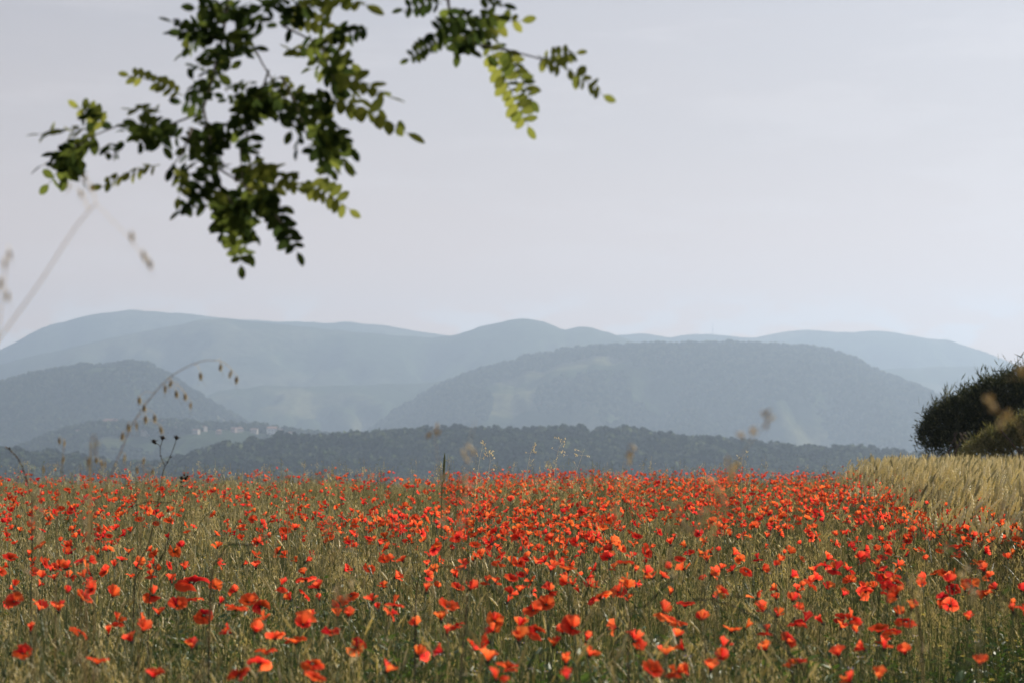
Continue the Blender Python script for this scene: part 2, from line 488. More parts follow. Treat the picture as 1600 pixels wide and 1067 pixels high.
# ------------------------------------------------------------------ ridges
class Ridge:
    def __init__(s, name, label, d, pts, wf, wb, mat, seed, amp=0.12, ext=700, res=(260, 60), base=VALLEY, power=1.0, rough=0.0, trees=0.0, jag=1.7):
        s.jag = jag
        s.d, s.seed, s.amp, s.wf, s.wb, s.base, s.power, s.trees = d, seed, amp, wf, wb, base, power, trees
        px = np.array([p[0] for p in pts], float); py = np.array([p[1] for p in pts], float)
        xs = np.linspace(px[0] - ext, px[-1] + ext, 900)
        ys = np.interp(xs, px, py)
        k = max(3, int(14 / (xs[1] - xs[0]))) | 1
        ker = np.hanning(k + 2)[1:-1]; ker /= ker.sum()
        ys = np.convolve(np.pad(ys, k // 2, mode='edge'), ker, 'valid')
        s.px, s.py = xs, ys
        s.rough = rough
        X0, X1 = (xs[0] - 800) / FPX * d, (xs[-1] - 800) / FPX * d
        s.X0, s.X1 = X0, X1
        gx = np.linspace(X0, X1, res[0])
        t = np.linspace(-1, 1, res[1]); t = np.sign(t) * np.abs(t) ** 1.3
        gy = np.where(t < 0, d + t * wf, d + t * wb)
        Xg, Yg = np.meshgrid(gx, gy)
        Z = s.height(Xg, Yg)
        V = np.stack([Xg.ravel(), Yg.ravel(), Z.ravel()], 1)
        ii, jj = np.meshgrid(np.arange(res[0] - 1), np.arange(res[1] - 1))
        a0 = (jj * res[0] + ii).ravel()
        F = np.stack([a0, a0 + 1, a0 + res[0] + 1, a0 + res[0]], 1)
        s.o = obj(name, mesh_np(name, V, F, [mat], smooth=True))
        tag(s.o, label, None, None, 'structure')

    def top(s, x):
        px = 800 + np.asarray(x) / s.d * FPX
        py = np.interp(px, s.px, s.py)
        py = py - s.jag * fbm(px / 26.0, px * 0 + 3.1, s.seed + 2, 4) - s.jag * .35 * fbm(px / 6.0, px * 0 + 7.7, s.seed + 4, 2)
        return CAMZ + (700.0 - py) / FPX * s.d - s.trees      # the wood on top carries the outline

    def height(s, x, y):
        t = np.where(y < s.d, (y - s.d) / s.wf, (y - s.d) / s.wb)
        sh = 0.5 + 0.5 * np.cos(np.pi * np.clip(t, -1, 1))
        sh = sh ** s.power
        H = s.top(x) - s.base
        sc = s.wf * 0.28
        spur = 1 - np.abs(fbm(x / sc, y / (sc * 1.7), s.seed, 4))* 2.0
        fine = fbm(x / (sc * .3), y / (sc * .6), s.seed + 9, 4)
        z = s.base - 3 + (H + 3) * sh + H * s.amp * 1.5 * np.minimum(0, spur * 1.5 + fine * .9 - 1.25) * (sh * (1 - sh) * 4)
        if s.rough: z = z + s.rough * fbm(x / 40.0, y / 40.0, s.seed + 5, 3) * np.clip(sh * 3, 0, 1)
        return z


r_far = Ridge('mountain', 'farthest pale blue mountain range along the skyline', 8200,
              [(-60, 580), (0, 548), (40, 527), (90, 505), (150, 491), (205, 484), (250, 487), (330, 495), (390, 500), (450, 503), (500, 505), (540, 503), (590, 508), (640, 515), (690, 524),
               (760, 530), (900, 528), (980, 523), (1010, 521), (1045, 528), (1080, 522), (1130, 524), (1180, 528), (1220, 519), (1265, 516), (1330, 520), (1365, 516), (1400, 520),
               (1440, 529), (1480, 532), (1530, 547), (1575, 566), (1620, 585)], 1300, 480, M['mountain'], 21, 0.16, res=(420, 60))
r_mid = Ridge('mountain', 'second blue mountain range with the rounded central peak', 6900,
              [(-60, 590), (0, 572), (60, 556), (130, 540), (200, 524), (260, 513), (320, 500), (360, 498), (430, 507), (520, 516), (600, 524), (680, 528), (715, 523), (760, 509), (795, 500), (820, 497),
               (850, 503), (880, 516), (905, 512), (930, 513), (970, 526), (1010, 545), (1060, 565), (1200, 590), (1330, 586), (1380, 577), (1470, 573), (1560, 572), (1640, 580)],
              1500, 900, M['mountain'], 33, 0.20, res=(420, 80))
r_low = Ridge('hill', 'low blue hill between the left hill and the broad central one', 5700,
              [(200, 690), (300, 628), (350, 610), (410, 603), (500, 603), (580, 601), (660, 598), (720, 592), (800, 600), (900, 640), (1000, 690)],
              900, 700, M['hill'], 41, 0.22, ext=200, res=(240, 60))
r_left = Ridge('hill', 'dark blue wooded hill on the left, below the skyline', 4500,
               [(-80, 618), (0, 597), (50, 584), (110, 573), (170, 568), (205, 564), (232, 566), (258, 580), (290, 602), (330, 628), (380, 656), (430, 684), (480, 705)],
               900, 700, M['hill'], 52, 0.15, ext=150, res=(300, 70), trees=9)
r_big = Ridge('hill', 'broad blue wooded hill spreading across the centre right', 4900,
              [(500, 715), (560, 690), (620, 642), (660, 617), (700, 595), (760, 575), (820, 558), (880, 547), (950, 541), (1030, 538), (1100, 536), (1170, 538), (1230, 541), (1290, 546), (1325, 558),
               (1370, 580), (1430, 605), (1500, 640), (1580, 680), (1640, 705)], 1100, 900, M['hill'], 64, 0.14, ext=150, res=(400, 80), trees=9)
r_vil = Ridge('hill', 'low hill that carries the village', 3300,
              [(-100, 720), (20, 712), (70, 688), (120, 670), (190, 661), (260, 660), (330, 663), (400, 668), (480, 677), (540, 686), (600, 690), (680, 700), (800, 712)],
              420, 400, M['hill'], 73, 0.10, ext=200, res=(260, 50), trees=7)
r_wood = Ridge('hill', 'nearest low ridge beyond the valley, covered in wood', 2100,
               [(-120, 703), (0, 706), (60, 710), (130, 722), (200, 730), (260, 728), (290, 718), (330, 706), (380, 697), (440, 691), (500, 687), (560, 681), (620, 675), (700, 673), (780, 675), (860, 676), (940, 678),
                (1020, 680), (1090, 684), (1160, 692), (1230, 699), (1300, 706), (1370, 710), (1440, 712), (1560, 720), (1700, 725)], 420, 400, M['hill'], 82, 0.10, ext=500, res=(300, 50), trees=14)

# ------------------------------------------------------------------ geometry-node scatter for what nobody could count
def proto_collection(name, meshes):
    c = bpy.data.collections.new(name)
    for i, me in enumerate(meshes):
        o = bpy.data.objects.new(f"{name}_{chr(97 + i)}", me)
        c.objects.link(o)
    return c


def scatter(name, label, cat, P, rot, scale, idx, coll, group=None, mats=()):
    """one object whose points carry instances of the meshes in coll"""
    me = bpy.data.meshes.new(name)
    n = len(P)
    me.vertices.add(n); me.vertices.foreach_set('co', np.asarray(P, np.float32).ravel())
    a = me.attributes.new('rot', 'FLOAT_VECTOR', 'POINT'); a.data.foreach_set('vector', np.asarray(rot, np.float32).ravel())
    a = me.attributes.new('scl', 'FLOAT', 'POINT'); a.data.foreach_set('value', np.asarray(scale, np.float32))
    a = me.attributes.new('idx', 'INT', 'POINT'); a.data.foreach_set('value', np.asarray(idx, np.int32))
    for m in mats: me.materials.append(m)
    o = obj(name, me)
    ng = bpy.data.node_groups.new(name + '_scatter', 'GeometryNodeTree')
    ng.interface.new_socket('Geometry', in_out='INPUT', socket_type='NodeSocketGeometry')
    ng.interface.new_socket('Geometry', in_out='OUTPUT', socket_type='NodeSocketGeometry')
    N, L = ng.nodes, ng.links
    gi, go = N.new('NodeGroupInput'), N.new('NodeGroupOutput')
    ci = N.new('GeometryNodeCollectionInfo'); ci.inputs[0].default_value = coll
    ci.inputs['Separate Children'].default_value = True; ci.inputs['Reset Children'].default_value = True
    iop = N.new('GeometryNodeInstanceOnPoints'); iop.inputs['Pick Instance'].default_value = True

    def named(nm, typ):
        q = N.new('GeometryNodeInputNamedAttribute'); q.data_type = typ; q.inputs[0].default_value = nm
        return q.outputs[0]
    L.new(gi.outputs[0], iop.inputs['Points']); L.new(ci.outputs[0], iop.inputs['Instance'])
    L.new(named('idx', 'INT'), iop.inputs['Instance Index'])
    er = N.new('FunctionNodeEulerToRotation'); L.new(named('rot', 'FLOAT_VECTOR'), er.inputs[0]); L.new(er.outputs[0], iop.inputs['Rotation'])
    L.new(named('scl', 'FLOAT'), iop.inputs['Scale'])
    L.new(iop.outputs[0], go.inputs[0])
    md = o.modifiers.new('scatter', 'NODES'); md.node_group = ng
    tag(o, label, cat, group, 'stuff')
    return o


# forest crowns: lumpy canopies with broken outlines
def crown_mesh(name, seed, sub=2, tall=1.0):
    rr = np.random.RandomState(seed)
    n_l = 150
    V, F, T = [], [], []
    # leaf clumps spread through an uneven crown volume
    lobes = [(rr.uniform(-.35, .35), rr.uniform(-.35, .35), rr.uniform(.45, .95) * tall, rr.uniform(.25, .42)) for _ in range(7)]
    for k in range(n_l):
        lx, ly, lz, lr = lobes[rr.randint(len(lobes))]
        d = rr.normal(size=3); d /= np.linalg.norm(d)
        c = np.array([lx, ly, lz]) + d * lr * rr.uniform(.75, 1.05)
        c[2] = max(c[2], .05)
        n = d + rr.normal(size=3) * .5; n /= np.linalg.norm(n)
        u = np.cross(n, rr.normal(size=3)); u /= np.linalg.norm(u); w = np.cross(n, u)
        s = rr.uniform(.10, .20)
        b = len(V)
        for q in range(5):
            an = 2 * np.pi * q / 5 + rr.uniform(-.3, .3); rad = s * rr.uniform(.7, 1.2)
            V.append(c + (u * np.cos(an) + w * np.sin(an)) * rad)
        F.append(tuple(range(b, b + 5)))
        T += [np.clip(.5 + rr.uniform(-.3, .3), 0, 1)] * 5
    # dense inner body so the wood is not see-through
    for lx, ly, lz, lr in lobes:
        b = len(V)
        for i in range(4):
            ph = -1.2 + 2.4 * i / 3
            for q in range(6):
                an = q * np.pi / 3
                V.append(np.array([lx + lr * .8 * np.cos(ph) * np.cos(an), ly + lr * .8 * np.cos(ph) * np.sin(an), max(.03, lz + lr * .85 * np.sin(ph))]))
        for i in range(3):
            for q in range(6):
                q2 = (q + 1) % 6
                F.append((b + i * 6 + q, b + i * 6 + q2, b + i * 6 + 6 + q2, b + i * 6 + 6 + q))
        T += [0.3] * 24
    # short trunk
    b = len(V)
    for z in (-.15, .4):
        for q in range(4): V.append(np.array([.03 * math.cos(q * 1.57), .03 * math.sin(q * 1.57), z]))
    for q in range(4): F.append((b + q, b + (q + 1) % 4, b + 4 + (q + 1) % 4, b + 4 + q))
    T += [0.0] * 8
    return mesh_np(name, V, F, [M['canopy']], None, {'tint': T})


crowns = proto_collection('crown', [crown_mesh('crown_a', 1), crown_mesh('crown_b', 2, tall=1.25), crown_mesh('crown_c', 3, tall=.85), crown_mesh('crown_d', 4, tall=1.1)])


def forest(name, label, ridge, n, size, seed, ymin, ymax, keep=None, xr=None):
    rr = np.random.RandomState(seed)
    x0, x1 = xr or (ridge.X0, ridge.X1)
    x = rr.uniform(x0, x1, n); y = ridge.d + rr.uniform(ymin, ymax, n)
    z = ridge.height(x, y)
    k = z > ridge.base + 2
    if keep is not None: k &= keep(x, y)
    x, y, z = x[k], y[k], z[k]
    s = rr.uniform(size[0], size[1], len(x)) * (0.85 + 0.3 * vnoise(x / 60., y / 60., seed))
    P = np.stack([x, y, z - 0.8], 1)
    rot = np.zeros((len(x), 3)); rot[:, 2] = rr.uniform(0, 6.28, len(x))
    return scatter(name, label, 'wood', P, rot, s, rr.randint(0, 4, len(x)), crowns, mats=[M['canopy']])


forest('forest', 'dark green wood covering the nearest low ridge', r_wood, 19000, (5, 16), 5, -300, 90)
forest('forest', 'bluish wood round and below the hillside village', r_vil, 9000, (8, 13), 6, -360, 60,
       keep=lambda x, y: (vnoise(x / 90., y / 90., 4) > .38))
forest('forest', 'hazy wood on the broad hill at centre right', r_big, 26000, (6, 12), 7, -900, 60,
       keep=lambda x, y: (vnoise(x / 160., y / 160., 5) > .30))
forest('forest', 'hazy wood on the dark hill at left', r_left, 14000, (6, 11), 8, -750, 60,
       keep=lambda x, y: (vnoise(x / 150., y / 150., 6) > .25))

# ------------------------------------------------------------------ village
def house_meshes(w, l, h, rh):
    mb = MB()
    V = [(-w, -l, -4), (w, -l, -4), (w, l, -4), (-w, l, -4), (-w, -l, h), (w, -l, h), (w, l, h), (-w, l, h), (-w, 0, h + rh), (w, 0, h + rh)]
    F = [(0, 1, 5, 4), (2, 3, 7, 6), (1, 2, 6, 9, 5), (3, 0, 4, 8, 7)]
    mb.add(V, F)
    wall = mb
    rf = MB(); e = .5; t = .28
    V = [(-w - e, -l - e, h - .35), (w + e, -l - e, h - .35), (w + e, 0, h + rh + .1), (-w - e, 0, h + rh + .1), (-w - e, l + e, h - .35), (w + e, l + e, h - .35)]
    V2 = [(a, b, c + t) for a, b, c in V]
    F = [(0, 1, 2, 3), (3, 2, 5, 4), (6, 9, 8, 7), (9, 10, 11, 8), (0, 6, 7, 1), (4, 5, 11, 10), (0, 3, 9, 6), (3, 4, 10, 9), (1, 7, 8, 2), (2, 8, 11, 5)]
    rf.add(V + V2, F)
    wi = MB()
    for k in range(int(w * 2 / 3.2)):
        for fl in range(int(h / 3)):
            x = -w + 1.8 + k * 3.2; z = 1.0 + fl * 3
            wi.add([(x - .5, -l - .05, z), (x + .5, -l - .05, z), (x + .5, -l - .05, z + 1.4), (x - .5, -l - .05, z + 1.4),
                    (x - .5, -l + .05, z), (x + .5, -l + .05, z), (x + .5, -l + .05, z + 1.4), (x - .5, -l + .05, z + 1.4)],
                   [(0, 1, 2, 3), (0, 4, 5, 1), (1, 5, 6, 2), (2, 6, 7, 3), (3, 7, 4, 0)])
    return wall, rf, wi


HV = []
for i, (w, l, h, rh, pm) in enumerate([(6, 4.5, 6, 1.9, 'plaster'), (8, 5, 7, 2.1, 'plaster'), (5, 4, 7, 1.6, 'plaster_white'), (9, 5.5, 8.5, 2.2, 'plaster_pink'), (4.5, 4, 5, 1.5, 'plaster_pink')]):
    a, b, c = house_meshes(w, l, h, rh)
    HV.append((a.mesh('house_wall', [M[pm]]), b.mesh('house_roof', [M['tiles']]), c.mesh('house_window', [M['shutter']])))


def house(px, py, kind, label, group, sc=1.0, ridge=r_vil, dy=0, cat='house'):
    x = (px - 800) / FPX * (ridge.d + dy)
    # find where on the slope this elevation lies
    best = min((abs(CAMZ + (700 - py) / FPX * (ridge.d + t) - float(ridge.height(np.array([x]), np.array([ridge.d + t]))[0]) - 4), t) for t in range(-300, 20, 6))
    y = ridge.d + best[1]; x = (px - 800) / FPX * y
    z = float(ridge.height(np.array([x]), np.array([y]))[0])
    e = empty('house', (x, y, z + 1.5), R.uniform(-.9, .9)); e.scale = (sc,) * 3
    tag(e, label, cat, group)
    for nm, me in zip(('wall', 'roof', 'window'), HV[kind]):
        q_ = obj(nm, me, e)
        if nm == 'window': q_['kind'] = 'stuff'
    return e


VG = 'houses of the hillside village'
house(233, 648, 2, 'bright white house highest in the village, above the other roofs', VG, 1.1)
house(257, 652, 2, 'small white house just right of the highest white one', VG, .8)
house(425, 676, 2, 'broad white house at the right end of the village', VG, 1.5)
house(434, 672, 1, 'cream house beside the broad white one at the village end', VG, 1.0)
house(80, 682, 2, 'pale house alone low on the left side of the village hill', VG, 1.0)
house(98, 680, 2, 'white house second from the left end of the village', VG, .9)
house(172, 659, 3, 'large pinkish house block at the left of the village', VG, 1.5)
house(182, 661, 3, 'pink house beside the large pinkish block', VG, 1.3)
hs = []
for k in range(44):
    px_ = R.choice([R.uniform(120, 200), R.uniform(190, 300), R.uniform(240, 380), R.uniform(300, 500)])
    base_ = np.interp(px_, [70, 120, 190, 260, 330, 400, 480, 540], [684, 668, 659, 657, 660, 665, 673, 683])
    py_ = base_ + abs(R.gauss(0, 7)) + 1
    if all(abs(px_ - q[0]) > 5 or abs(py_ - q[1]) > 4 for q in hs): hs.append((px_, py_, R.choice([0, 0, 1, 1, 2, 3, 4, 4])))
hs.sort()
ORD = ['first', 'second', 'third', 'fourth', 'fifth', 'sixth', 'seventh', 'eighth', 'ninth', 'tenth', 'eleventh', 'twelfth', 'thirteenth', 'fourteenth', 'fifteenth', 'sixteenth', 'seventeenth',
       'eighteenth', 'nineteenth', 'twentieth', 'twenty-first', 'twenty-second', 'twenty-third', 'twenty-fourth', 'twenty-fifth']
cnt = {}
for px_, py_, kd in hs:
    look = {0: 'small cream', 1: 'long cream', 2: 'small white', 3: 'tall pinkish', 4: 'small pinkish'}[kd]
    cnt[look] = cnt.get(look, 0) + 1
    house(px_, py_, kd, f'{ORD[cnt[look] - 1]} {look} house from the left in the main cluster of the village', VG, R.uniform(.65, 1.0))
house(1178, 541, 1, 'long farmhouse on top of the broad central hill', 'farm buildings on the broad hill', 1.2, r_big)
house(1188, 543, 0, 'smaller farm building right of the long farmhouse', 'farm buildings on the broad hill', 1.0, r_big)
house(1165, 542, 4, 'pinkish barn left of the long farmhouse', 'farm buildings on the broad hill', 1.0, r_big)

# mast on the skyline
mx, my = (1114 - 800) / FPX * 8150, 8150
e = empty('radio_mast', (mx, my, float(r_far.height(np.array([mx]), np.array([my]))[0]) - 2)); tag(e, 'thin radio mast standing on the far skyline', 'mast')
mb = MB()
for s1 in (-1, 1):
    for s2 in (-1, 1): mb.tube([(s1 * 2.5, s2 * 2.5, 0), (s1 * .6, s2 * .6, 46)], [.5, .3], 4)
obj('leg', mb.mesh('mast_leg', [M['steel']]), e)
mb = MB()
for k in range(9):
    z = 3 + k * 4.8; r0 = 2.5 - 1.9 * z / 46; r1 = 2.5 - 1.9 * min(46, z + 4.8) / 46
    for a, b in (((-r0, -r0), (r1, -r1)), ((r0, -r0), (r1, r1)), ((r0, r0), (-r1, r1)), ((-r0, r0), (-r1, -r1))):
        mb.tube([(a[0], a[1], z), (b[0], b[1], min(46, z + 4.8))], .22, 3)
obj('bracing', mb.mesh('mast_bracing', [M['steel']]), e)
mb = MB(); mb.tube([(0, 0, 44), (0, 0, 60)], [.35, .15], 5); obj('antenna', mb.mesh('mast_antenna', [M['steel']]), e)

# ------------------------------------------------------------------ meadow grass
def in_wheat(x, y):
    bx = np.interp(y, [0, 9.5, 16, 24, 32, 60], [3.5, 2.72, 3.50, 4.60, 5.72, 9.6])
    bx = bx + 0.7 * (vnoise(np.asarray(x) * 0 + 3.3, np.asarray(y) / 1.7, 91) - .5)
    return (x > bx) & (y > 8.6 + 0.35 * np.sin(np.asarray(x) * 2.1))


def grass_clump(name, seed, kind):
    global R
    keep = R; R = random.Random(seed)
    mb = MB()
    if kind == 'green':
        for _ in range(74):
            r, a = .17 * math.sqrt(R.random()), R.uniform(0, 6.28)
            l = R.uniform(.22, .50)
            mb.blade((r * math.cos(a), r * math.sin(a), 0), (R.gauss(0, .16), R.gauss(0, .16), 1), l, R.uniform(.002, .0052), (R.gauss(0, .6), R.gauss(0, .6), -R.uniform(0, .4)),
                     t=min(1, max(0, R.gauss(.36, .22))))
    elif kind == 'mixed':      # unripe barley-like ears among blades
        for _ in range(34):
            r, a = .17 * math.sqrt(R.random()), R.uniform(0, 6.28)
            mb.blade((r * math.cos(a), r * math.sin(a), 0), (R.gauss(0, .16), R.gauss(0, .16), 1), R.uniform(.2, .42), R.uniform(.003, .006), (R.gauss(0, .4), R.gauss(0, .4), -.15),
                     t=min(1, max(0, R.gauss(.42, .22))))
        for _ in range(9):
            r, a = .17 * math.sqrt(R.random()), R.uniform(0, 6.28)
            b = Vector((r * math.cos(a), r * math.sin(a), 0)); h = R.uniform(.34, .56)
            ln = Vector((R.gauss(.02, .07), R.gauss(0, .07), 0))
            tp = b + Vector((0, 0, h)) + ln
            t = min(1, max(.2, R.gauss(.62, .14)))
            mb.tube([b, (b + tp) / 2 + Vector((R.gauss(0, .01), 0, 0)), tp], [.0014, .0012, .001], 3, t=t, cap=False)
            dv = (ln * 3 + Vector((R.gauss(0, .08), R.gauss(0, .08), .5)))
            L_ = R.uniform(.045, .075)
            mb.ear(tp, dv, L_, .0045, 4, 6, t=t + .08)
            dn = dv.normalized()
            for q in range(7):
                u = q / 7
                mb.blade(tp + dn * L_ * u, dn + Vector((R.gauss(0, .22), R.gauss(0, .22), .1)), .055, .0011, (0, 0, 0), seg=1, t=min(1, t + .2))
    elif kind == 'dry':
        for _ in range(16):
            r, a = .19 * math.sqrt(R.random()), R.uniform(0, 6.28)
            b = Vector((r * math.cos(a), r * math.sin(a), 0)); h = R.uniform(.36, .64)
            bend = Vector((R.gauss(.02, .045), R.gauss(0, .045), 0))
            t = min(1, max(.35, R.gauss(.76, .13)))
            pts = [b, b + Vector((0, 0, h * .5)) + bend * .3, b + Vector((0, 0, h * .85)) + bend * .8, b + Vector((0, 0, h * .97)) + bend * 1.6]
            mb.tube(pts, [.0013, .0011, .0009, .0006], 3, t=t, cap=False)
            for q in range(R.randint(5, 9)):      # drooping spikelets
                p = pts[2].lerp(pts[3], R.random()) + Vector((R.gauss(0, .012), R.gauss(0, .012), -R.uniform(0, .02)))
                mb.ear(p, (R.gauss(0, .5), R.gauss(0, .5), -1), R.uniform(.012, .022), .0022, 3, 3, t=min(1, t + .1))
        for _ in range(14):
            r, a = .19 * math.sqrt(R.random()), R.uniform(0, 6.28)
            mb.blade((r * math.cos(a), r * math.sin(a), 0), (R.gauss(0, .2), R.gauss(0, .2), 1), R.uniform(.2, .4), R.uniform(.003, .005), (R.gauss(0, .6), R.gauss(0, .6), -.3),
                     t=min(1, max(.3, R.gauss(.7, .15))))
    elif kind == 'herb':
        for _ in range(14):
            r, a = .10 * math.sqrt(R.random()), R.uniform(0, 6.28)
            b = Vector((r * math.cos(a), r * math.sin(a), 0)); h = R.uniform(.22, .48)
            tp = b + Vector((R.gauss(0, .06), R.gauss(0, .06), h))
            mb.tube([b, tp], [.002, .001], 3, m=0, t=.4, cap=False)
            for q in range(7):
                u = .15 + .85 * q / 6; an = q * 2.4 + R.random()
                p = b.lerp(tp, u)
                mb.blade(p, (math.cos(an), math.sin(an), .55), R.uniform(.035, .085) * (1.15 - .6 * u), R.uniform(.010, .020), (0, 0, -.6), seg=3, m=1, t=R.uniform(.2, .9))
    elif kind == 'buds':       # poppy leaves, nodding buds and bare seed capsules
        for _ in range(6):
            r, a = .15 * math.sqrt(R.random()), R.uniform(0, 6.28)
            b = Vector((r * math.cos(a), r * math.sin(a), 0)); h = R.uniform(.34, .54)
            tp = b + Vector((R.gauss(0, .04), R.gauss(0, .04), h))
            if R.random() < .5:
                hk = tp + Vector((R.choice((-1, 1)) * .018, 0, -.022))
                mb.tube([b, tp - Vector((0, 0, .02)), tp, (tp + hk) / 2 + Vector((0, 0, .008)), hk], [.0014, .0012, .0012, .001, .001], 4, m=2, t=.5, cap=False)
                mb.ear(hk, (0, 0, -1), .022, .0065, 6, 5, m=2, t=.45, bump=0)
            else:
                mb.tube([b, tp], [.0014, .001], 4, m=2, t=.6, cap=False)
                mb.ear(tp, (0, 0, 1), .016, .0055, 6, 4, m=2, t=.7, bump=.05)
            for q in range(4):
                u = .1 + .5 * q / 4; an = q * 2.4 + R.random(); p = b.lerp(tp, u)
                mb.blade(p, (math.cos(an), math.sin(an), .7), .07, .009, (0, 0, -.7), seg=3, m=1, t=.5)
    me = mb.mesh(name, [M['grass'], M['herb'], M['stem']])
    R = keep
    return me


gk = ['green'] * 4 + ['mixed'] * 4 + ['dry'] * 3 + ['herb'] * 2 + ['buds'] * 2
grass_coll = proto_collection('clump', [grass_clump(f'clump_{i}', 100 + i, k) for i, k in enumerate(gk)])


def meadow_points(rr, y0, y1, dens, margin=1.6, slope=.262):
    n = int(dens * (2 * (slope * y1 + margin)) * (y1 - y0))
    y = rr.uniform(y0, y1, n); x = rr.uniform(-1, 1, n) * (slope * y1 + margin)
    k = np.abs(x) < slope * y + margin
    return x[k], y[k]


rr = np.random.RandomState(3)
XS, YS = [], []
for y0, y1, dn in ((0.9, 3, 30), (3, 9, 62), (9, 16, 46), (16, 26, 32), (26, 41, 26)):
    x, y = meadow_points(rr, y0, y1, dn); XS.append(x); YS.append(y)
x, y = np.concatenate(XS), np.concatenate(YS)
k = ~in_wheat(x - .15, y)
x, y = x[k], y[k]
patch = vnoise(x / 1.6, y / 2.6, 12); dark = vnoise(x / .9, y / 1.4, 31)
rnd = rr.rand(len(x))
idx = np.where(rnd < .34, rr.randint(0, 4, len(x)), np.where(rnd < .70, rr.randint(4, 8, len(x)), rr.randint(8, 11, len(x))))
idx = np.where((y < 8) & (idx > 7) & (rr.rand(len(x)) < .6), rr.randint(0, 8, len(x)), idx)
idx = np.where((patch > .62) & (rr.rand(len(x)) < .45), rr.randint(8, 11, len(x)), idx)
idx = np.where((dark > .66) & (rr.rand(len(x)) < .38), rr.randint(11, 13, len(x)), idx)
idx = np.where(rr.rand(len(x)) < .10, rr.randint(13, 15, len(x)), idx)
sc = rr.uniform(.62, .98, len(x)) * (0.88 + .24 * vnoise(x / 1.1, y / 1.1, 44))
sc = np.where(y < 3.0, sc * .72, sc)
P = np.stack([x, y, gz(x, y) - .01], 1)
idx = np.where((y < 6.5) & (rr.rand(len(x)) < .16), rr.randint(11, 13, len(x)), idx)
# rank, darker and looser growth in the near right part of the meadow
wild = sstep(.06, .13, x / y - .022 * (y - 4) + .05 * fbm(x / .7, y / .7, 71, 2)) * (1 - sstep(7.0, 8.6, y))
wild = np.maximum(wild, .62 * (1 - sstep(4.3, 5.4, y + .8 * fbm(x / .8, y / .8, 72, 2))))
q_ = rr.rand(len(x))
idx = np.where((wild > q_) & (rr.rand(len(x)) < .96), np.where(rr.rand(len(x)) < .84, rr.randint(11, 13, len(x)), rr.randint(0, 4, len(x))), idx)
sc = sc * (1 - .22 * wild)
keep_ = rr.rand(len(x)) > .38 * wild
rot = np.stack([rr.normal(0, .05, len(x)), rr.normal(.03, .05, len(x)) - .22 * wild * rr.rand(len(x)), rr.uniform(0, 6.28, len(x))], 1)
P, rot, sc, idx = P[keep_], rot[keep_], sc[keep_], idx[keep_]
scatter('meadow_grass', 'mixed green and straw coloured meadow grass between the poppies', 'grass', P, rot, sc, idx, grass_coll, mats=[M['grass']])

# tall loose grasses that stand above the rest along the far edge of the meadow
def tall_clump(name, seed, n, hmin, hmax):
    global R
    keep = R; R = random.Random(seed)
    mb = MB()
    for _ in range(n):
        b = Vector((R.gauss(0, .12), R.gauss(0, .12), 0)); h = R.uniform(hmin, hmax)
        bend = Vector((R.gauss(.04, .08), R.gauss(0, .06), 0))
        t = R.uniform(.35, .95)
        pts = [b, b + Vector((0, 0, h * .5)) + bend * .3, b + Vector((0, 0, h * .85)) + bend * .8, b + Vector((0, 0, h)) + bend * 1.3]
        mb.tube(pts, [.002, .0018, .0014, .0008], 3, t=t, cap=False)
        for q in range(R.randint(4, 12)):
            u = R.random()
            p = pts[2].lerp(pts[3], u) + Vector((R.gauss(0, .02), R.gauss(0, .02), R.gauss(0, .01)))
            mb.ear(p, (R.gauss(0, .4), R.gauss(0, .4), R.choice((-1, 1))), R.uniform(.012, .03), .003, 3, 3, t=min(1, t + .15))
    me = mb.mesh(name, [M['grass']]); R = keep
    return me


tall_coll = proto_collection('tall', [tall_clump(f'tall_{i}', 300 + i, 3, .55, .72 + .05 * i) for i in range(5)])
n = 900
y = rr.uniform(9, 39, n); x = rr.uniform(-1, 1, n) * (.262 * y + 1.5)
k = ~in_wheat(x, y); x, y = x[k], y[k]; n = len(x)
scatter('tall_grass', 'thin loose stalks of grass rising above the meadow along its far edge', 'grass', np.stack([x, y, gz(x, y)], 1),
        np.stack([rr.normal(0, .05, n), rr.normal(0, .05, n), rr.uniform(0, 6.28, n)], 1), rr.uniform(.8, 1.1, n), rr.randint(0, 5, n), tall_coll, mats=[M['grass']])

# ------------------------------------------------------------------ wheat
def wheat_clump(name, seed):
    global R
    keep = R; R = random.Random(seed)
    mb = MB()
    for _ in range(13):
        r, a = .16 * math.sqrt(R.random()), R.uniform(0, 6.28)
        b = Vector((r * math.cos(a), r * math.sin(a), 0)); h = R.uniform(.50, .78)
        ln = Vector((R.gauss(.02, .05), R.gauss(0, .05), 0))
        tp = b + Vector((0, 0, h)) + ln
        t = min(1, max(.15, R.gauss(.60, .22)))
        mb.tube([b, b.lerp(tp, .5), tp], [.0018, .0016, .0013], 3, t=t * .3, cap=False)
        dv = Vector((R.gauss(.30, .26), R.gauss(0, .26), 1)).normalized()
        L_ = R.uniform(.08, .11)
        mb.ear(tp, dv, L_, .0098, 5, 8, t=min(1, t + .22), bump=.22)
        for q in range(6):
            u = .15 + .85 * q / 5
            mb.blade(tp + dv * L_ * u, dv + Vector((R.gauss(0, .12), R.gauss(0, .12), 0)), R.uniform(.04, .06), .0016, (0, 0, 0), seg=1, t=min(1, t + .25))
        for q in range(2):
            an = R.uniform(0, 6.28)
            mb.blade(b.lerp(tp, R.uniform(.35, .8)), (math.cos(an), math.sin(an), .9), R.uniform(.12, .2), .008, (0, 0, -1.3), seg=4, t=R.uniform(0, .35))
    me = mb.mesh(name, [M['wheat']]); R = keep
    return me


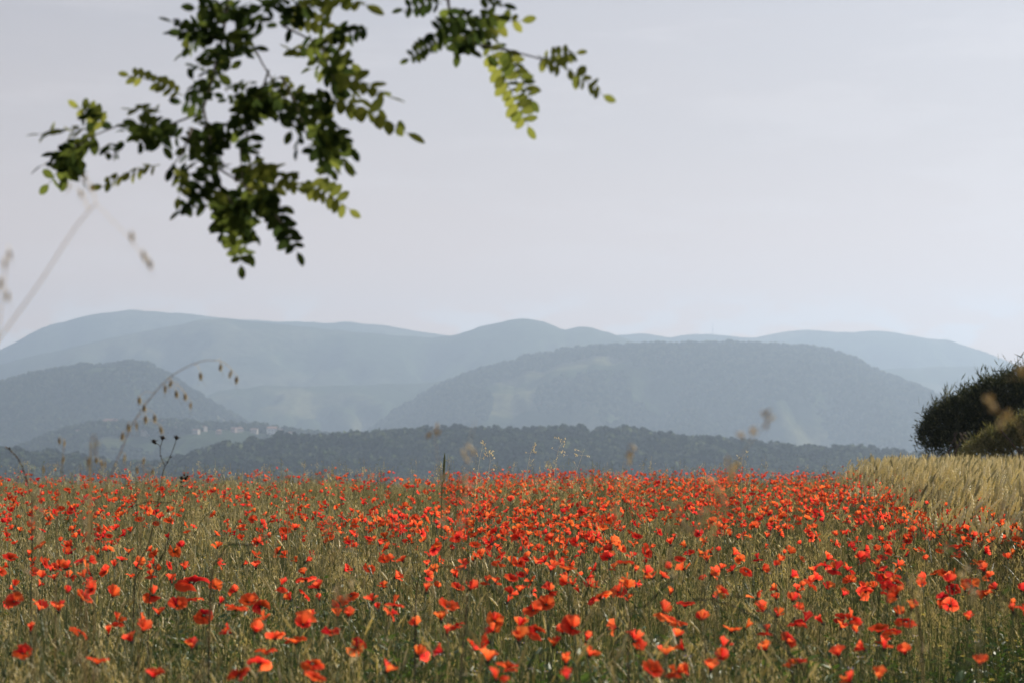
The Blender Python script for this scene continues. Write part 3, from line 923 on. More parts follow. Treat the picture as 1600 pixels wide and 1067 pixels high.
wheat_coll = proto_collection('wheat', [wheat_clump(f'wheat_{i}', 500 + i) for i in range(6)])
n = 14500
y = rr.uniform(8, 46, n); x = rr.uniform(2.2, 17, n)
k = (in_wheat(x, y) | (in_wheat(x + .55, y) & (y < 27) & (rr.rand(n) < .2))) & (x < .262 * y + 3.2); x, y = x[k], y[k]; n = len(x)
gap = vnoise(x / .35, y / .9, 77)
k = gap > .13; x, y = x[k], y[k]; n = len(x)
scatter('wheat', 'pale golden ears of ripening wheat in the field beside the poppies', 'wheat', np.stack([x, y, gz(x, y)], 1),
        np.stack([rr.normal(0, .06, n), rr.normal(.08, .07, n), rr.uniform(-1.5, 1.5, n)], 1), rr.uniform(.80, 1.08, n), rr.randint(0, 6, n), wheat_coll, mats=[M['wheat']])
del gap

# ------------------------------------------------------------------ poppies
def petal_mesh(name, seed, kind, wide):
    """one petal; tint runs 0 at the claw to 1 at the rim. radius 1 = flower radius"""
    r = random.Random(seed)
    nu, nv = 9, 7
    e0, e1 = {'open': (68, 4), 'bowl': (78, 44), 'cup': (84, 70), 'floppy': (60, -38)}[kind]
    e1 += r.uniform(-9, 9)
    ph = [r.uniform(0, 6.28) for _ in range(4)]
    V, T = [], []
    half = math.radians(60 if wide else 47)
    prof = []
    x = z = 0.0
    for j in range(nv + 1):
        u = j / nv
        prof.append((x, z))
        e = math.radians(e0 + (e1 - e0) * min(1, u * 1.25))
        x += math.cos(e) / nv; z += math.sin(e) / nv
    for j in range(nv + 1):
        u = j / nv
        for i in range(nu + 1):
            w = -1 + 2 * i / nu
            ln = 1 - .10 * w * w * u + .05 * math.sin(3 * w * 2 + ph[0]) * u
            a = w * half * (1 - .25 * (1 - u))
            pr, pz = prof[j]
            rad = pr * ln
            zz = pz * (1 - .10 * w * w) + u * (.055 * math.sin(7 * w + ph[1]) + .035 * math.sin(13 * w + ph[2] + 3 * u)) + .03 * math.sin(9 * u + ph[3]) * (1 - abs(w))
            rad2 = rad + .03 * u * math.sin(11 * w + ph[3])
            V.append((rad2 * math.cos(a), rad2 * math.sin(a) * 1.08, zz))
            T.append(u)
    F = []
    for j in range(nv):
        for i in range(nu):
            q = j * (nu + 1) + i
            F.append((q, q + 1, q + nu + 2, q + nu + 1))
    return mesh_np(name, V, F, [M['petal']], None, {'tint': T}, True)


KINDS = ['open', 'bowl', 'cup', 'floppy']
PET = {(k, w): [petal_mesh(f'petal_{k}', 40 + 7 * q + (100 if w else 0) + 13 * KINDS.index(k), k, w) for q in range(3)] for k in KINDS for w in (0, 1)}
mb = MB()
mb.ear((0, 0, -.02), (0, 0, 1), .24, .085, 8, 5, t=.5, bump=0)
mb.tube([(0, 0, .215), (0, 0, .245)], [.10, .085], 8, t=.3)
CAPS = mb.mesh('capsule', [M['capsule']], True)
mb = MB()
for q in range(26):
    a = q * 2.4; rr_ = R.uniform(.10, .2)
    d = Vector((math.cos(a) * rr_, math.sin(a) * rr_, R.uniform(.16, .26)))
    mb.tube([(math.cos(a) * .06, math.sin(a) * .06, 0), d], [.006, .006], 3, cap=False)
    mb.ear(d, (0, 0, 1), .05, .02, 3, 3, bump=0)
STAM = mb.mesh('stamens', [M['stamen']])
STEMS = []
for q in range(4):
    mb = MB()
    s1, s2 = R.uniform(-.05, .05), R.uniform(-.05, .05)
    mb.tube([(s1 * .2, 0, 0), (s1, s2, .3), (s1 * 1.1, s2 * 1.2, .6), (s1 * .5, s2 * .6, .87), (0, 0, 1.0)], [.0036, .003, .0026, .0024, .0024], 5, t=.5)
    STEMS.append(mb.mesh('poppy_stem', [M['stem']], True))


def flower_pose(rng):
    k = rng.choices(KINDS, [.22, .42, .24, .12])[0]
    tilt = {'open': rng.uniform(.5, 1.3), 'bowl': rng.uniform(.05, 1.15), 'cup': rng.uniform(0, .75), 'floppy': rng.uniform(0, .8)}[k]
    az = rng.uniform(0, 6.28) if rng.random() < .45 else rng.gauss(-1.4, .8)     # many turn to the open side of the meadow
    return k, tilt, az


def petals_of(rng, k):
    n = 4 if rng.random() < .85 else 3
    base = rng.uniform(0, 1.57); out = []
    for q in range(n):
        wide = 1 - (q % 2)
        kk = k if rng.random() < .78 else rng.choice(KINDS)
        out.append((PET[(kk, wide)][rng.randrange(3)], base + q * math.pi / 2 + rng.gauss(0, .12), 1.0 + (.06 if wide else -.04) + rng.gauss(0, .05), .012 * (q % 2)))
    return out


def add_poppy(x, y, h, rad, label, group, rng, kind=None, tilt=None, az=None):
    k, t_, a_ = flower_pose(rng)
    k = kind or k; t_ = t_ if tilt is None else tilt; a_ = a_ if az is None else az
    e = empty('poppy', (x, y, gz1(x, y)))
    tag(e, label, 'poppy', group)
    lean = (rng.gauss(0, .02), rng.gauss(0, .02))
    obj('stem', STEMS[rng.randrange(4)], e, rot=(lean[0], lean[1], 0), scale=(h, h, h))
    q = Quaternion(Vector((-math.sin(a_), math.cos(a_), 0)), t_)
    # tilt the head towards azimuth a_
    hp = Vector((0, 0, h)); hp.rotate(Matrix.Rotation(lean[0], 3, 'X')); hp.rotate(Matrix.Rotation(lean[1], 3, 'Y'))
    for me, an, s, dz in petals_of(rng, k):
        o = obj('petal', me, e, loc=hp, rot=q @ Quaternion((0, 0, 1), an), scale=(rad * s,) * 3)
    obj('seed_capsule', CAPS, e, loc=hp, rot=q, scale=rad)
    obj('stamens', STAM, e, loc=hp, rot=q, scale=rad)
    return e


def joined_flower(name, seed):
    """one whole flower with its stem as a single mesh, for the uncountable ones further off (height 1 unit = 0.55 m)"""
    rng = random.Random(seed)
    k, t_, a_ = flower_pose(rng)
    h = .55; rad = rng.uniform(.029, .040)
    VV, FF, MI, TT = [], [], [], []

    def put(me, Mx, mi):
        n = len(me.vertices); co = np.empty(n * 3, np.float32); me.vertices.foreach_get('co', co); co = co.reshape(-1, 3)
        A = np.array(Mx.to_3x3()); co = co @ A.T + np.array(Mx.translation)
        b = sum(len(v) for v in VV); VV.append(co)
        for p in me.polygons: FF.append(tuple(i + b for i in p.vertices)); MI.append(mi)
        t = np.empty(n, np.float32); me.attributes['tint'].data.foreach_get('value', t); TT.append(t)
    put(STEMS[rng.randrange(4)], Matrix.Scale(h, 4), 1)
    q = Quaternion(Vector((-math.sin(a_), math.cos(a_), 0)), t_)
    for me, an, s, dz in petals_of(rng, k):
        put(me, Matrix.Translation((0, 0, h)) @ (q @ Quaternion((0, 0, 1), an)).to_matrix().to_4x4() @ Matrix.Scale(rad * s, 4), 0)
    put(CAPS, Matrix.Translation((0, 0, h)) @ q.to_matrix().to_4x4() @ Matrix.Scale(rad, 4), 2)
    put(STAM, Matrix.Translation((0, 0, h)) @ q.to_matrix().to_4x4() @ Matrix.Scale(rad, 4), 3)
    return mesh_np(name, np.concatenate(VV), FF, [M['petal'], M['stem'], M['capsule'], M['stamen']], MI, {'tint': np.concatenate(TT)}, True)


# prominent flowers read off the photograph: centre in the photograph and apparent width
C6 = "865,500,60 870,575,130 1000,580,60 1080,600,60 1390,550,75 1390,615,60 1480,640,60 1560,655,60 1170,655,80 515,625,90 705,620,80 800,670,80 745,715,60 255,700,95 110,890,80 60,580,80 370,640,90 30,455,60 240,500,60 325,535,50 445,530,60 950,715,80 905,640,60 1070,690,90 1210,740,80 1390,755,110 1435,730,70 1180,790,90 1080,795,80 905,865,70 1215,935,75 1440,940,95 720,1000,80 1100,995,85 1465,1015,80 490,935,35 160,790,70 520,745,80 630,745,60 680,785,90 630,835,45 485,805,45 1280,815,80 1370,845,90 1540,800,60 1240,670,50 1330,640,60 705,530,35 1005,480,55 1090,480,50 605,430,50 300,395,50 575,460,40 1180,495,60 1305,440,35 390,790,60 1240,885,90 1570,720,70"
C7 = "230,585,55 565,590,50 755,655,55 1000,595,85 940,660,75 885,690,80 1200,635,105 1295,645,65 1500,695,90 1570,755,45 865,530,55 725,475,60 1280,500,50 1380,580,40 710,735,75 715,785,65 810,765,80 800,835,110 700,830,65 510,690,70 480,740,80 475,800,75 550,765,60 260,670,80 170,650,70 60,625,60 75,850,80 350,900,85 485,880,65 600,870,90 680,935,100 760,960,90 1105,770,110 1160,835,90 1080,940,85 1275,765,80 1350,830,110 1370,870,60 1490,900,90 1465,970,100 1570,985,90 1040,490,70 910,790,70 1000,860,50 200,975,50 540,530,40 1550,815,70 20,715,60 155,690,50"
C8 = "85,730,80 380,690,80 435,715,60 540,755,60 325,775,70 480,595,45 670,750,60 745,510,80 675,590,65 745,625,45 845,790,75 1050,750,90 985,790,50 960,865,75 1050,895,85 870,870,80 1335,735,60 1410,945,60 225,860,70 205,900,45 420,800,50 480,830,70 255,790,35 1285,410,65 1275,545,75 1470,590,50 1580,595,60 1240,390,45 910,535,50 1015,485,60 15,870,60 15,980,60 910,1010,70 740,900,50 165,965,45 1240,665,45 275,435,60 160,430,50 60,435,50 1150,545,60 1000,710,50 515,945,40"
UNI = {  # (crop, index): (kind, tilt, azimuth, label)
    (7, 3): ('open', 1.15, -1.5, 'wide open poppy facing the viewer with a black heart, right of the centre'),
    (7, 6): ('floppy', .5, 2.6, 'big loose poppy seen from the side, next to a smaller folded one'),
    (7, 7): ('cup', .5, .2, 'upright folded poppy immediately right of the big loose one'),
    (7, 8): ('bowl', .8, -1.4, 'single large bowl shaped poppy standing alone right of the centre'),
    (7, 16 + 1): ('bowl', .45, -1.5, 'broad shallow poppy with lit orange rim low in the centre of the meadow'),
    (7, 4): ('open', .9, -1.7, 'upper right one of a touching pair of dark hearted poppies'),
    (7, 5): ('open', .8, -1.9, 'lower left one of a touching pair of dark hearted poppies'),
    (7, 32): ('open', .9, -1.6, 'largest poppy of the dense knot right of the centre'),
    (7, 33): ('cup', .6, -1.0, 'folded poppy at the lower right of the dense knot'),
    (7, 36): ('floppy', .7, -.6, 'long drooping poppy with a lit lower petal'),
    (7, 0): ('bowl', .2, -1.5, 'small poppy alone above the bare grass left of the centre'),
    (6, 1): ('floppy', .3, -1.6, 'largest and widest red poppy of the left half with ragged petals'),
    (6, 9): ('bowl', .8, -1.2, 'round dark hearted poppy left of the crowded knot'),
    (6, 13): ('bowl', .2, -1.5, 'big rounded poppy standing out on the left side'),
    (6, 14): ('open', .7, -1.3, 'open red poppy near the lower left corner'),
    (6, 22 + 10): ('bowl', .3, -1.5, 'bright poppy at the very bottom between dark leaves'),
    (6, 29): ('bowl', .3, -1.5, 'solitary poppy in the grass low on the left with notched petals'),
    (6, 31): ('floppy', .4, -1.2, 'blurred orange poppy close to the bottom edge'),
    (8, 0): ('bowl', .8, -1.7, 'dark hearted poppy standing apart right of the centre knot'),
    (8, 1): ('bowl', .9, -2.0, 'larger poppy of the pair beneath an arching stem on the right'),
    (8, 2): ('bowl', .6, -1.0, 'smaller poppy of the pair beneath an arching stem on the right'),
    (8, 7): ('bowl', .3, -1.5, 'wide poppy under the arching blurred weed on the right'),
    (8, 11): ('floppy', .3, -1.5, 'broad ragged poppy in the dark growth at right'),
    (8, 16): ('bowl', .3, -1.5, 'isolated small poppy in the dark grass far to the right'),
    (8, 17): ('bowl', .4, -1.5, 'lone poppy near the lower right corner'),
    (8, 32): ('cup', .3, -1.5, 'orange poppy cut by the bottom edge at right'),
}
rng = random.Random(99)
ORDP = {}
LOOK = {'open': 'wide open', 'bowl': 'bowl shaped', 'cup': 'upright cupped', 'floppy': 'loose drooping'}
POPS = []


def label_poppies():
    for e_, k_, px_, py_ in sorted(POPS, key=lambda q: q[2]):
        band = 'lowest row along the bottom edge' if py_ > 1005 else 'second row above the bottom' if py_ > 950 else 'third row above the bottom' if py_ > 905 else 'row below mid meadow' if py_ > 860 else 'row across mid meadow'
        side = ('leftmost', 'second', 'middle', 'fourth', 'rightmost')[min(4, max(0, int(px_ / 320)))]
        key = (band, side, k_); ORDP[key] = ORDP.get(key, 0) + 1
        e_['label'] = f"{ORD[ORDP[key] - 1]} {LOOK[k_]} poppy from the left, {side} fifth, {band}"


placed = []
n_ind = 0
for crop, s, (ox, oy) in ((6, C6, (0, 720)), (7, C7, (530, 720)), (8, C8, (1060, 720))):
    for i, tok in enumerate(s.split()):
        a, b, w = (float(v) for v in tok.split(','))
        px, py, pw = ox + a * .3375, oy + b * .3375, max(11, w * .3375 * .93)
        # distance from a typical height, eased so the diameter stays a real one
        h0 = .56
        d = (CAMZ - h0) * FPX / (py - 700)
        diam = pw * d / FPX
        dm = min(.098, max(.054, diam))
        d2 = dm * FPX / pw
        d = .5 * d + .5 * min(max(d2, d * .82), d * 1.2)
        p = pix(px, py, d)
        gzv = gz1(p.x, p.y)
        h = max(.43, min(.80, p.z - gzv - .006))
        dm = min(.10, max(.045, pw * d / FPX))
        u = UNI.get((crop, i))
        if u:
            add_poppy(p.x, p.y, h, dm / 2 * 1.5, u[3], 'single large poppies in the front of the meadow', rng, u[0], u[1], u[2])
        else:
            side = 'left' if px < 533 else ('middle' if px < 1066 else 'right')
            kd = flower_pose(rng)[0]
            POPS.append((add_poppy(p.x, p.y, h, dm / 2 * 1.56, 'red poppy', f'large red poppies at the {side} front', rng, kd), kd, px, py))
        placed.append((px, py, pw)); n_ind += 1

# the rest of the field
rr = np.random.RandomState(17)
X, Y = [], []
for y0, y1, dn in ((3.75, 5.2, 12), (5.2, 7.2, 25), (7.2, 9, 38), (9, 13.5, 66), (13.5, 20, 52), (20, 30, 36), (30, 39, 22)):
    x, y = meadow_points(rr, y0, y1, dn, 1.0); X.append(x); Y.append(y)
x, y = np.concatenate(X), np.concatenate(Y)
px = 800 + FPX * x / y
clus = fbm(x / 1.0, y / 1.3, 61, 3) + .35 * fbm(x / .35, y / .4, 63, 2)
dens = np.clip(.56 + 2.6 * clus, .05, 1)
dens *= np.where(px < 700, np.interp(y, [8, 13, 18, 40], [1, .60, .30, .22]), 1)      # thinner on the left further off
dens *= 1 - .7 * np.exp(-((px - 620) / 90) ** 2 - ((y - 7.2) / 1.1) ** 2)             # bare grassy patches
dens *= 1 - .8 * np.exp(-((px - 1110) / 60) ** 2 - ((y - 7.4) / 1.2) ** 2)
dens *= 1 - .6 * np.exp(-((px - 300) / 90) ** 2 - ((y - 12) / 1.5) ** 2)
dens *= np.where((px > 1150) & (y < 6.3), .28, 1)
k = (rr.rand(len(x)) < dens)
x, y = x[k], y[k]
k = ~in_wheat(x - .25, y) | ((rr.rand(len(x)) < .13) & (y < 24) & ~in_wheat(x - 1.1, y)) | ((rr.rand(len(x)) < .012) & (y < 24))
x, y = x[k], y[k]
order = np.argsort(y); x, y = x[order], y[order]
h = rr.normal(.555, .055, len(x)).clip(.40, .70)
g = gz(x, y)
px = 800 + FPX * x / y; py = 700 + FPX * (CAMZ - g - h) / y
seen = (px > -10) & (px < 1610) & (py < 1080)
clash = np.zeros(len(x), bool)
for (qx, qy, qw) in placed: clash |= (np.abs(px - qx) < qw * .5) & (np.abs(py - qy) < qw * .5)
x, y, h, g, px, seen = (v[~clash] for v in (x, y, h, g, px, seen))
need = 300 - n_ind
ind = np.where(seen)[0][:need]
for i in ind:
    side = 'left' if px[i] < 533 else ('middle' if px[i] < 1066 else 'right')
    kd = flower_pose(rng)[0]
    POPS.append((add_poppy(float(x[i]), float(y[i]), float(h[i]), float(rr.uniform(.031, .042)) * (.85 if y[i] < 4.8 else 1), 'red poppy', f'smaller red poppies behind the front rows at {side}', rng, kd),
                 kd, float(px[i]), 700 + FPX * (CAMZ - float(g[i]) - float(h[i])) / float(y[i])))
label_poppies()
rest = np.ones(len(x), bool); rest[ind] = False
x, y, h, g = x[rest], y[rest], h[rest], g[rest]
pop_coll = proto_collection('flower', [joined_flower(f'flower_{i}', 700 + i) for i in range(26)])
nP = len(x)
sc = h / .55
sz = rr.uniform(.85, 1.2, nP)
scatter('poppies', 'dense carpet of countless small red poppies filling the meadow towards its far edge', 'poppies',
        np.stack([x, y, g + h - .55 * sz * 1.0], 1), np.stack([rr.normal(0, .08, nP), rr.normal(0, .08, nP), rr.normal(0, .5, nP)], 1), sz, rr.randint(0, 26, nP), pop_coll,
        'carpet of distant poppies', [M['petal']])

# small lilac and white wild flowers low in the grass
def tiny_flowers(name, seed):
    rg = random.Random(seed); mb = MB()
    for _ in range(5):
        b = Vector((rg.gauss(0, .06), rg.gauss(0, .06), 0)); hh = rg.uniform(.28, .46); tp = b + Vector((rg.gauss(0, .03), rg.gauss(0, .03), hh))
        mb.tube([b, tp], [.0012, .0009], 3, m=1, t=.5, cap=False)
        tt = rg.choice((.05, .4, .85, .98)); n_ = 5
        for q in range(n_):
            an = q * 6.283 / n_
            mb.blade(tp, (math.cos(an), math.sin(an), .25), .011, .009, (0, 0, -.2), side=Vector((-math.sin(an), math.cos(an), 0)), seg=2, m=0, t=tt, taper=2.5)
        mb.ear(tp, (0, 0, 1), .004, .003, 5, 3, m=0, t=1.0, bump=0)
    return mb.mesh(name, [M['small_petal'], M['stem']])


tiny_coll = proto_collection('tiny', [tiny_flowers(f'tiny_{i}', 900 + i) for i in range(4)])
x, y = meadow_points(rr, 3.2, 12, 3.2); k = (vnoise(x / .8, y / .8, 15) > .55) & ~in_wheat(x, y); x, y = x[k], y[k]; n = len(x)
scatter('wildflowers', 'tiny lilac, white and yellow wild flowers low in the grass', 'wild flowers', np.stack([x, y, gz(x, y)], 1),
        np.stack([np.zeros(n), np.zeros(n), rr.uniform(0, 6.28, n)], 1), rr.uniform(.8, 1.2, n), rr.randint(0, 4, n), tiny_coll, mats=[M['small_petal']])

# ------------------------------------------------------------------ bushes at the right
def bush_crown(lobes, n, seed, mat, slen, swid, spiky=.35, tmean=.5):
    rg = np.random.RandomState(seed); mb_v, mb_f, tt = [], [], []
    w = np.array([l[3] * l[5] for l in lobes]); w = w / w.sum()
    for k in range(n):
        lx, ly, lz, rx, ry, rz = lobes[rg.choice(len(lobes), p=w)]
        d = rg.normal(size=3); d /= np.linalg.norm(d); d[2] = abs(d[2]) if rg.rand() < .75 else d[2]
        q = rg.uniform(.55, 1.0) ** .5 * (1 + .10 * math.sin(5 * d[0] + 3 * d[1] + lx) + .06 * math.sin(13 * d[2] + 7 * d[0]))
        c = np.array([lx + rx * d[0] * q, ly + ry * d[1] * q, max(.02, lz + rz * d[2] * q)])
        up = np.array([0, 0, 1.0]) * (1 + spiky) + d * .9 + rg.normal(size=3) * .45
        up /= np.linalg.norm(up)
        L_ = slen * rg.uniform(.5, 1.5)
        if d[2] > .25 and q > .93 and rg.rand() < .16:      # long shoots stand up from the outline
            L_ *= 2.3; up = np.array([0.12, 0, 1.0]) + rg.normal(size=3) * .16; up /= np.linalg.norm(up)
        # a shoot: several narrow leaves along a line
        for m_ in range(4):
            p = c + up * L_ * (m_ / 4 - .3)
            ld = up + rg.normal(size=3) * .55; ld /= np.linalg.norm(ld)
            sd = np.cross(ld, rg.normal(size=3)); sd /= np.linalg.norm(sd)
            ll = L_ * rg.uniform(.35, .6); ww = swid * rg.uniform(.7, 1.3)
            b = len(mb_v)
            mb_v += [p, p + ld * ll * .45 - sd * ww, p + ld * ll, p + ld * ll * .45 + sd * ww]
            mb_f.append((b, b + 1, b + 2, b + 3)); tt += [min(1, max(0, tmean + rg.normal() * .22))] * 4
    return mesh_np('bush_crown', np.array(mb_v), np.array(mb_f), [mat], None, {'tint': tt})


def bush(base, lobes, n, seed, mat, label, slen, swid, name='bush', tmean=.5):
    e = empty(name, base); tag(e, label, 'bush')
    obj('crown', bush_crown(lobes, n, seed, mat, slen, swid, tmean=tmean), e)
    for q in range(5):
        mb = MB(); a = q * 1.3
        mb.tube([(math.cos(a) * .1, math.sin(a) * .1, -.1), (math.cos(a) * .35, math.sin(a) * .3, .7), (lobes[q % len(lobes)][0] * .7, math.sin(a) * .5, 1.35)], [.05, .035, .015], 6)
        obj('branch', mb.mesh('bush_branch', [M['bark']]), e)
    return e


bd = 40.0
p = pix(1500, 715, bd); bx = p.x
bz = gz1(bx, bd)
lob = []
for (qx, qy, rx_, rz_) in ((1474, 676, 34, 38), (1500, 664, 44, 44), (1530, 652, 50, 48), (1562, 636, 52, 48), (1600, 624, 60, 46), (1655, 612, 65, 52), (1720, 640, 65, 60), (1456, 694, 20, 26), (1540, 690, 60, 50), (1620, 680, 90, 70), (1495, 702, 45, 38)):
    c = pix(qx, qy, bd)
    lob.append((c.x - bx, R.uniform(-.25, .35), c.z - bz, rx_ / FPX * bd, rx_ / FPX * bd * 1.1, rz_ / FPX * bd))
bush((bx, bd, bz), lob, 15000, 3, M['bush'], 'large dark spiky bush behind the wheat at the right edge', .17, .012)
bd2 = 36.5
p = pix(1590, 700, bd2); bx2 = p.x; bz2 = gz1(bx2, bd2); lob = []
for (qx, qy, rx_, rz_) in ((1540, 712, 34, 26), (1566, 700, 36, 32), (1598, 690, 42, 38), (1645, 680, 55, 46)):
    c = pix(qx, qy, bd2); lob.append((c.x - bx2, R.uniform(-.1, .1), c.z - bz2, rx_ / FPX * bd2, rx_ / FPX * bd2, rz_ / FPX * bd2))
bush((bx2, bd2, bz2), lob, 4200, 4, M['shrub'], 'lower olive bush in front of the large dark one', .13, .010, tmean=.68)
bd3 = 37.5
p = pix(1500, 712, bd3); lob = [(0, 0, .55, .35, .3, .45)]
bush((p.x, bd3, gz1(p.x, bd3)), lob, 500, 9, M['shrub'], 'small brownish bush at the foot of the large dark one', .09, .009, tmean=.35)

# ------------------------------------------------------------------ locust tree whose branches hang into the top of the view
def leaflet_mesh(name, seed, tone):
    r = random.Random(seed); V, T, F = [], [], []
    n = 6
    for j in range(n + 1):
        u = j / n
        w = .29 * math.sin(math.pi * min(.985, u * .93 + .05)) ** .62
        z = -.10 * u * u + r.uniform(-.01, .01)
        for s_, k in ((-1, .045), (0, 0), (1, .045)):
            V.append((u, s_ * w, z + k * (w / .29)))
            T.append(tone + (.06 if s_ == 0 else 0))
    for j in range(n):
        for i in range(2):
            q = j * 3 + i; F.append((q, q + 1, q + 4, q + 3))
    return mesh_np(name, V, F, [M['locust']], None, {'tint': T}, True)


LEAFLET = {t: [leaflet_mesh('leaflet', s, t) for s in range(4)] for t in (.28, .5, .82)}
tree = empty('locust_tree', (5.2, 6.6, gz1(5.2, 6.6)))
tag(tree, 'green locust tree whose leafy branches hang into the top of the view', 'tree')
T0 = tree.location.copy()


def local(p): return Vector(p) - T0


mb = MB(); mb.tube([(0, 0, -.1), (.05, .02, .8), (-.05, .1, 1.9), (-.1, .12, 2.9), (0, .1, 3.6)], [.19, .155, .13, .10, .06], 10)
obj('trunk', mb.mesh('locust_trunk', [M['bark']], True), tree)


def limb(pts, r0, r1, name='limb'):
    mb = MB(); n = len(pts)
    mb.tube([local(p) for p in pts], [r0 + (r1 - r0) * i / (n - 1) for i in range(n)], 6)
    return obj(name, mb.mesh(name, [M['bark']], True), tree)


LD = 4.05
limb([(5.15, 6.7, 2.6), (3.7, 5.6, 2.95), (2.2, 4.6, 2.85), (.9, 4.2, 2.5), (.2, 4.05, 2.3), tuple(pix(700, -120, LD))], .07, .012)
limb([(2.2, 4.6, 2.85), (.8, 4.3, 2.75), (-.3, 4.15, 2.5), tuple(pix(380, -120, LD))], .04, .012)
for pl in ([(380, -120), (355, 0), (348, 60), (335, 110), (318, 170), (330, 230), (345, 290), (372, 335), (385, 385)],
           [(355, 0), (385, 50), (410, 100), (440, 150), (470, 170)],
           [(440, 120), (465, 170), (480, 215), (520, 245)],
           [(318, 175), (280, 190), (240, 205), (190, 195), (140, 215), (105, 240)],
           [(420, 110), (400, 170), (375, 240), (380, 290)],
           [(335, 260), (375, 285), (415, 315), (440, 350)],
           [(440, 40), (500, 70), (520, 120), (525, 160)],
           [(348, 60), (310, 55), (275, 40)],
           [(300, 200), (285, 240), (265, 265)],
           [(700, -120), (700, 0), (706, 50), (745, 70), (790, 78), (835, 90), (870, 100)],
           [(700, 0), (670, -8), (655, 15), (630, 20)]):
    dd = LD + R.uniform(-.12, .12)
    w0 = .004 if len(pl) > 6 else .0024
    limb([pix(a, b, LD + (dd - LD) * i / len(pl)) for i, (a, b) in enumerate(pl)], w0, .0011, 'twig')

leaf_count = [0, 0]
rgl = random.Random(5)


BRIGHT_LEAVES = {(655, 218), (625, 160), (558, 335), (190, 115), (192, 172), (112, 162), (46, 212), (955, 157), (832, 212), (592, 12), (545, 62), (520, 55), (440, 75), (560, 110), (480, 165), (485, 292),
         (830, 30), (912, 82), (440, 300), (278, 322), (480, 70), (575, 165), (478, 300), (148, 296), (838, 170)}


def compound_leaf(x0, y0, x1, y1, llen=23, n=None, fold=None, single=False, dj=None):
    d0 = LD + (rgl.uniform(-.16, .16) if dj is None else dj)
    d1 = d0 + rgl.uniform(-.05, .05)
    ln_ = math.hypot(x1 - x0, y1 - y0); f_ = max(.45, 1 - llen * .62 / ln_)
    a, b = pix(x0, y0, d0), pix(x0 + (x1 - x0) * f_, y0 + (y1 - y0) * f_, d1)
    ax_ = b - a; L_ = ax_.length
    s = llen * 1.15 / FPX * d0
    npairs = n or max(3, int(L_ / (s * .52)))
    t = ax_.normalized()
    # leaf plane: some face the viewer, some lie nearly flat
    nrm = Vector((rgl.gauss(0, .45), -rgl.uniform(.25, 1.1), rgl.uniform(-.1, 1.0))) if fold is None else Vector(fold)
    nrm = (nrm - t * nrm.dot(t)).normalized(); sd = t.cross(nrm).normalized()
    sag = Vector((0, 0, .06 * L_)) if abs(t.z) < .8 else Vector((0, 0, 0))
    pts = [a.lerp(b, u) + sag * (4 * u * (1 - u)) for u in (0, .25, .5, .75, 1)]

    def at(u):
        q = u * 4; i = min(3, int(q)); return pts[i].lerp(pts[i + 1], q - i)
    mb = MB(); mb.tube([local(p_) - local(a) for p_ in pts], [.0011, .001, .0009, .0008, .0006], 4, t=.7)
    tw = []
    for j in range(npairs):
        u = .10 + .88 * j / npairs
        for s_ in (-1, 1):
            if rgl.random() < .05: continue
            dirv = (sd * s_ * 1.0 + t * rgl.uniform(.25, .55) + nrm * rgl.gauss(-.12, .30)).normalized()
            tw.append((at(u), dirv, s * rgl.uniform(.82, 1.12) * (1 if 0 < j < npairs - 1 else .85)))
    tw.append((pts[-1], (t + nrm * rgl.gauss(0, .2)).normalized(), s * .86))
    tone = .82 if (x1, y1) in BRIGHT_LEAVES else rgl.choice((.28, .28, .28, .5, .5))  # darker tones paint in shade from the crown above; young leaves stay bright
    frames = []
    for p_, dv, sl in tw:
        nn = (nrm + Vector((rgl.gauss(0, .35), rgl.gauss(0, .35), rgl.gauss(0, .35)))); nn = (nn - dv * nn.dot(dv)).normalized()
        yy = nn.cross(dv)
        Mx = Matrix((dv, yy, nn)).transposed()
        frames.append((p_ - a, Mx, sl))
    if single and leaf_count[0] + len(tw) <= 296:
        lf = obj('compound_leaf', mb.mesh('rachis', [M['locust']]), tree, loc=local(a))
        for p_, Mx, sl in frames:
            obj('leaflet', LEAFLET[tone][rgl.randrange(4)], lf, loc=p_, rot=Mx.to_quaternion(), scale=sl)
        leaf_count[0] += len(tw)
    else:
        for p_, Mx, sl in frames:
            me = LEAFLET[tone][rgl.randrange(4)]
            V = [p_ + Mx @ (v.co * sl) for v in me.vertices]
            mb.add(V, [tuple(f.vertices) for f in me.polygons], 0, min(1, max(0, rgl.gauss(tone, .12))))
        obj('compound_leaf', mb.mesh('compound_leaf', [M['locust']], True), tree, loc=local(a))
        leaf_count[1] += 1


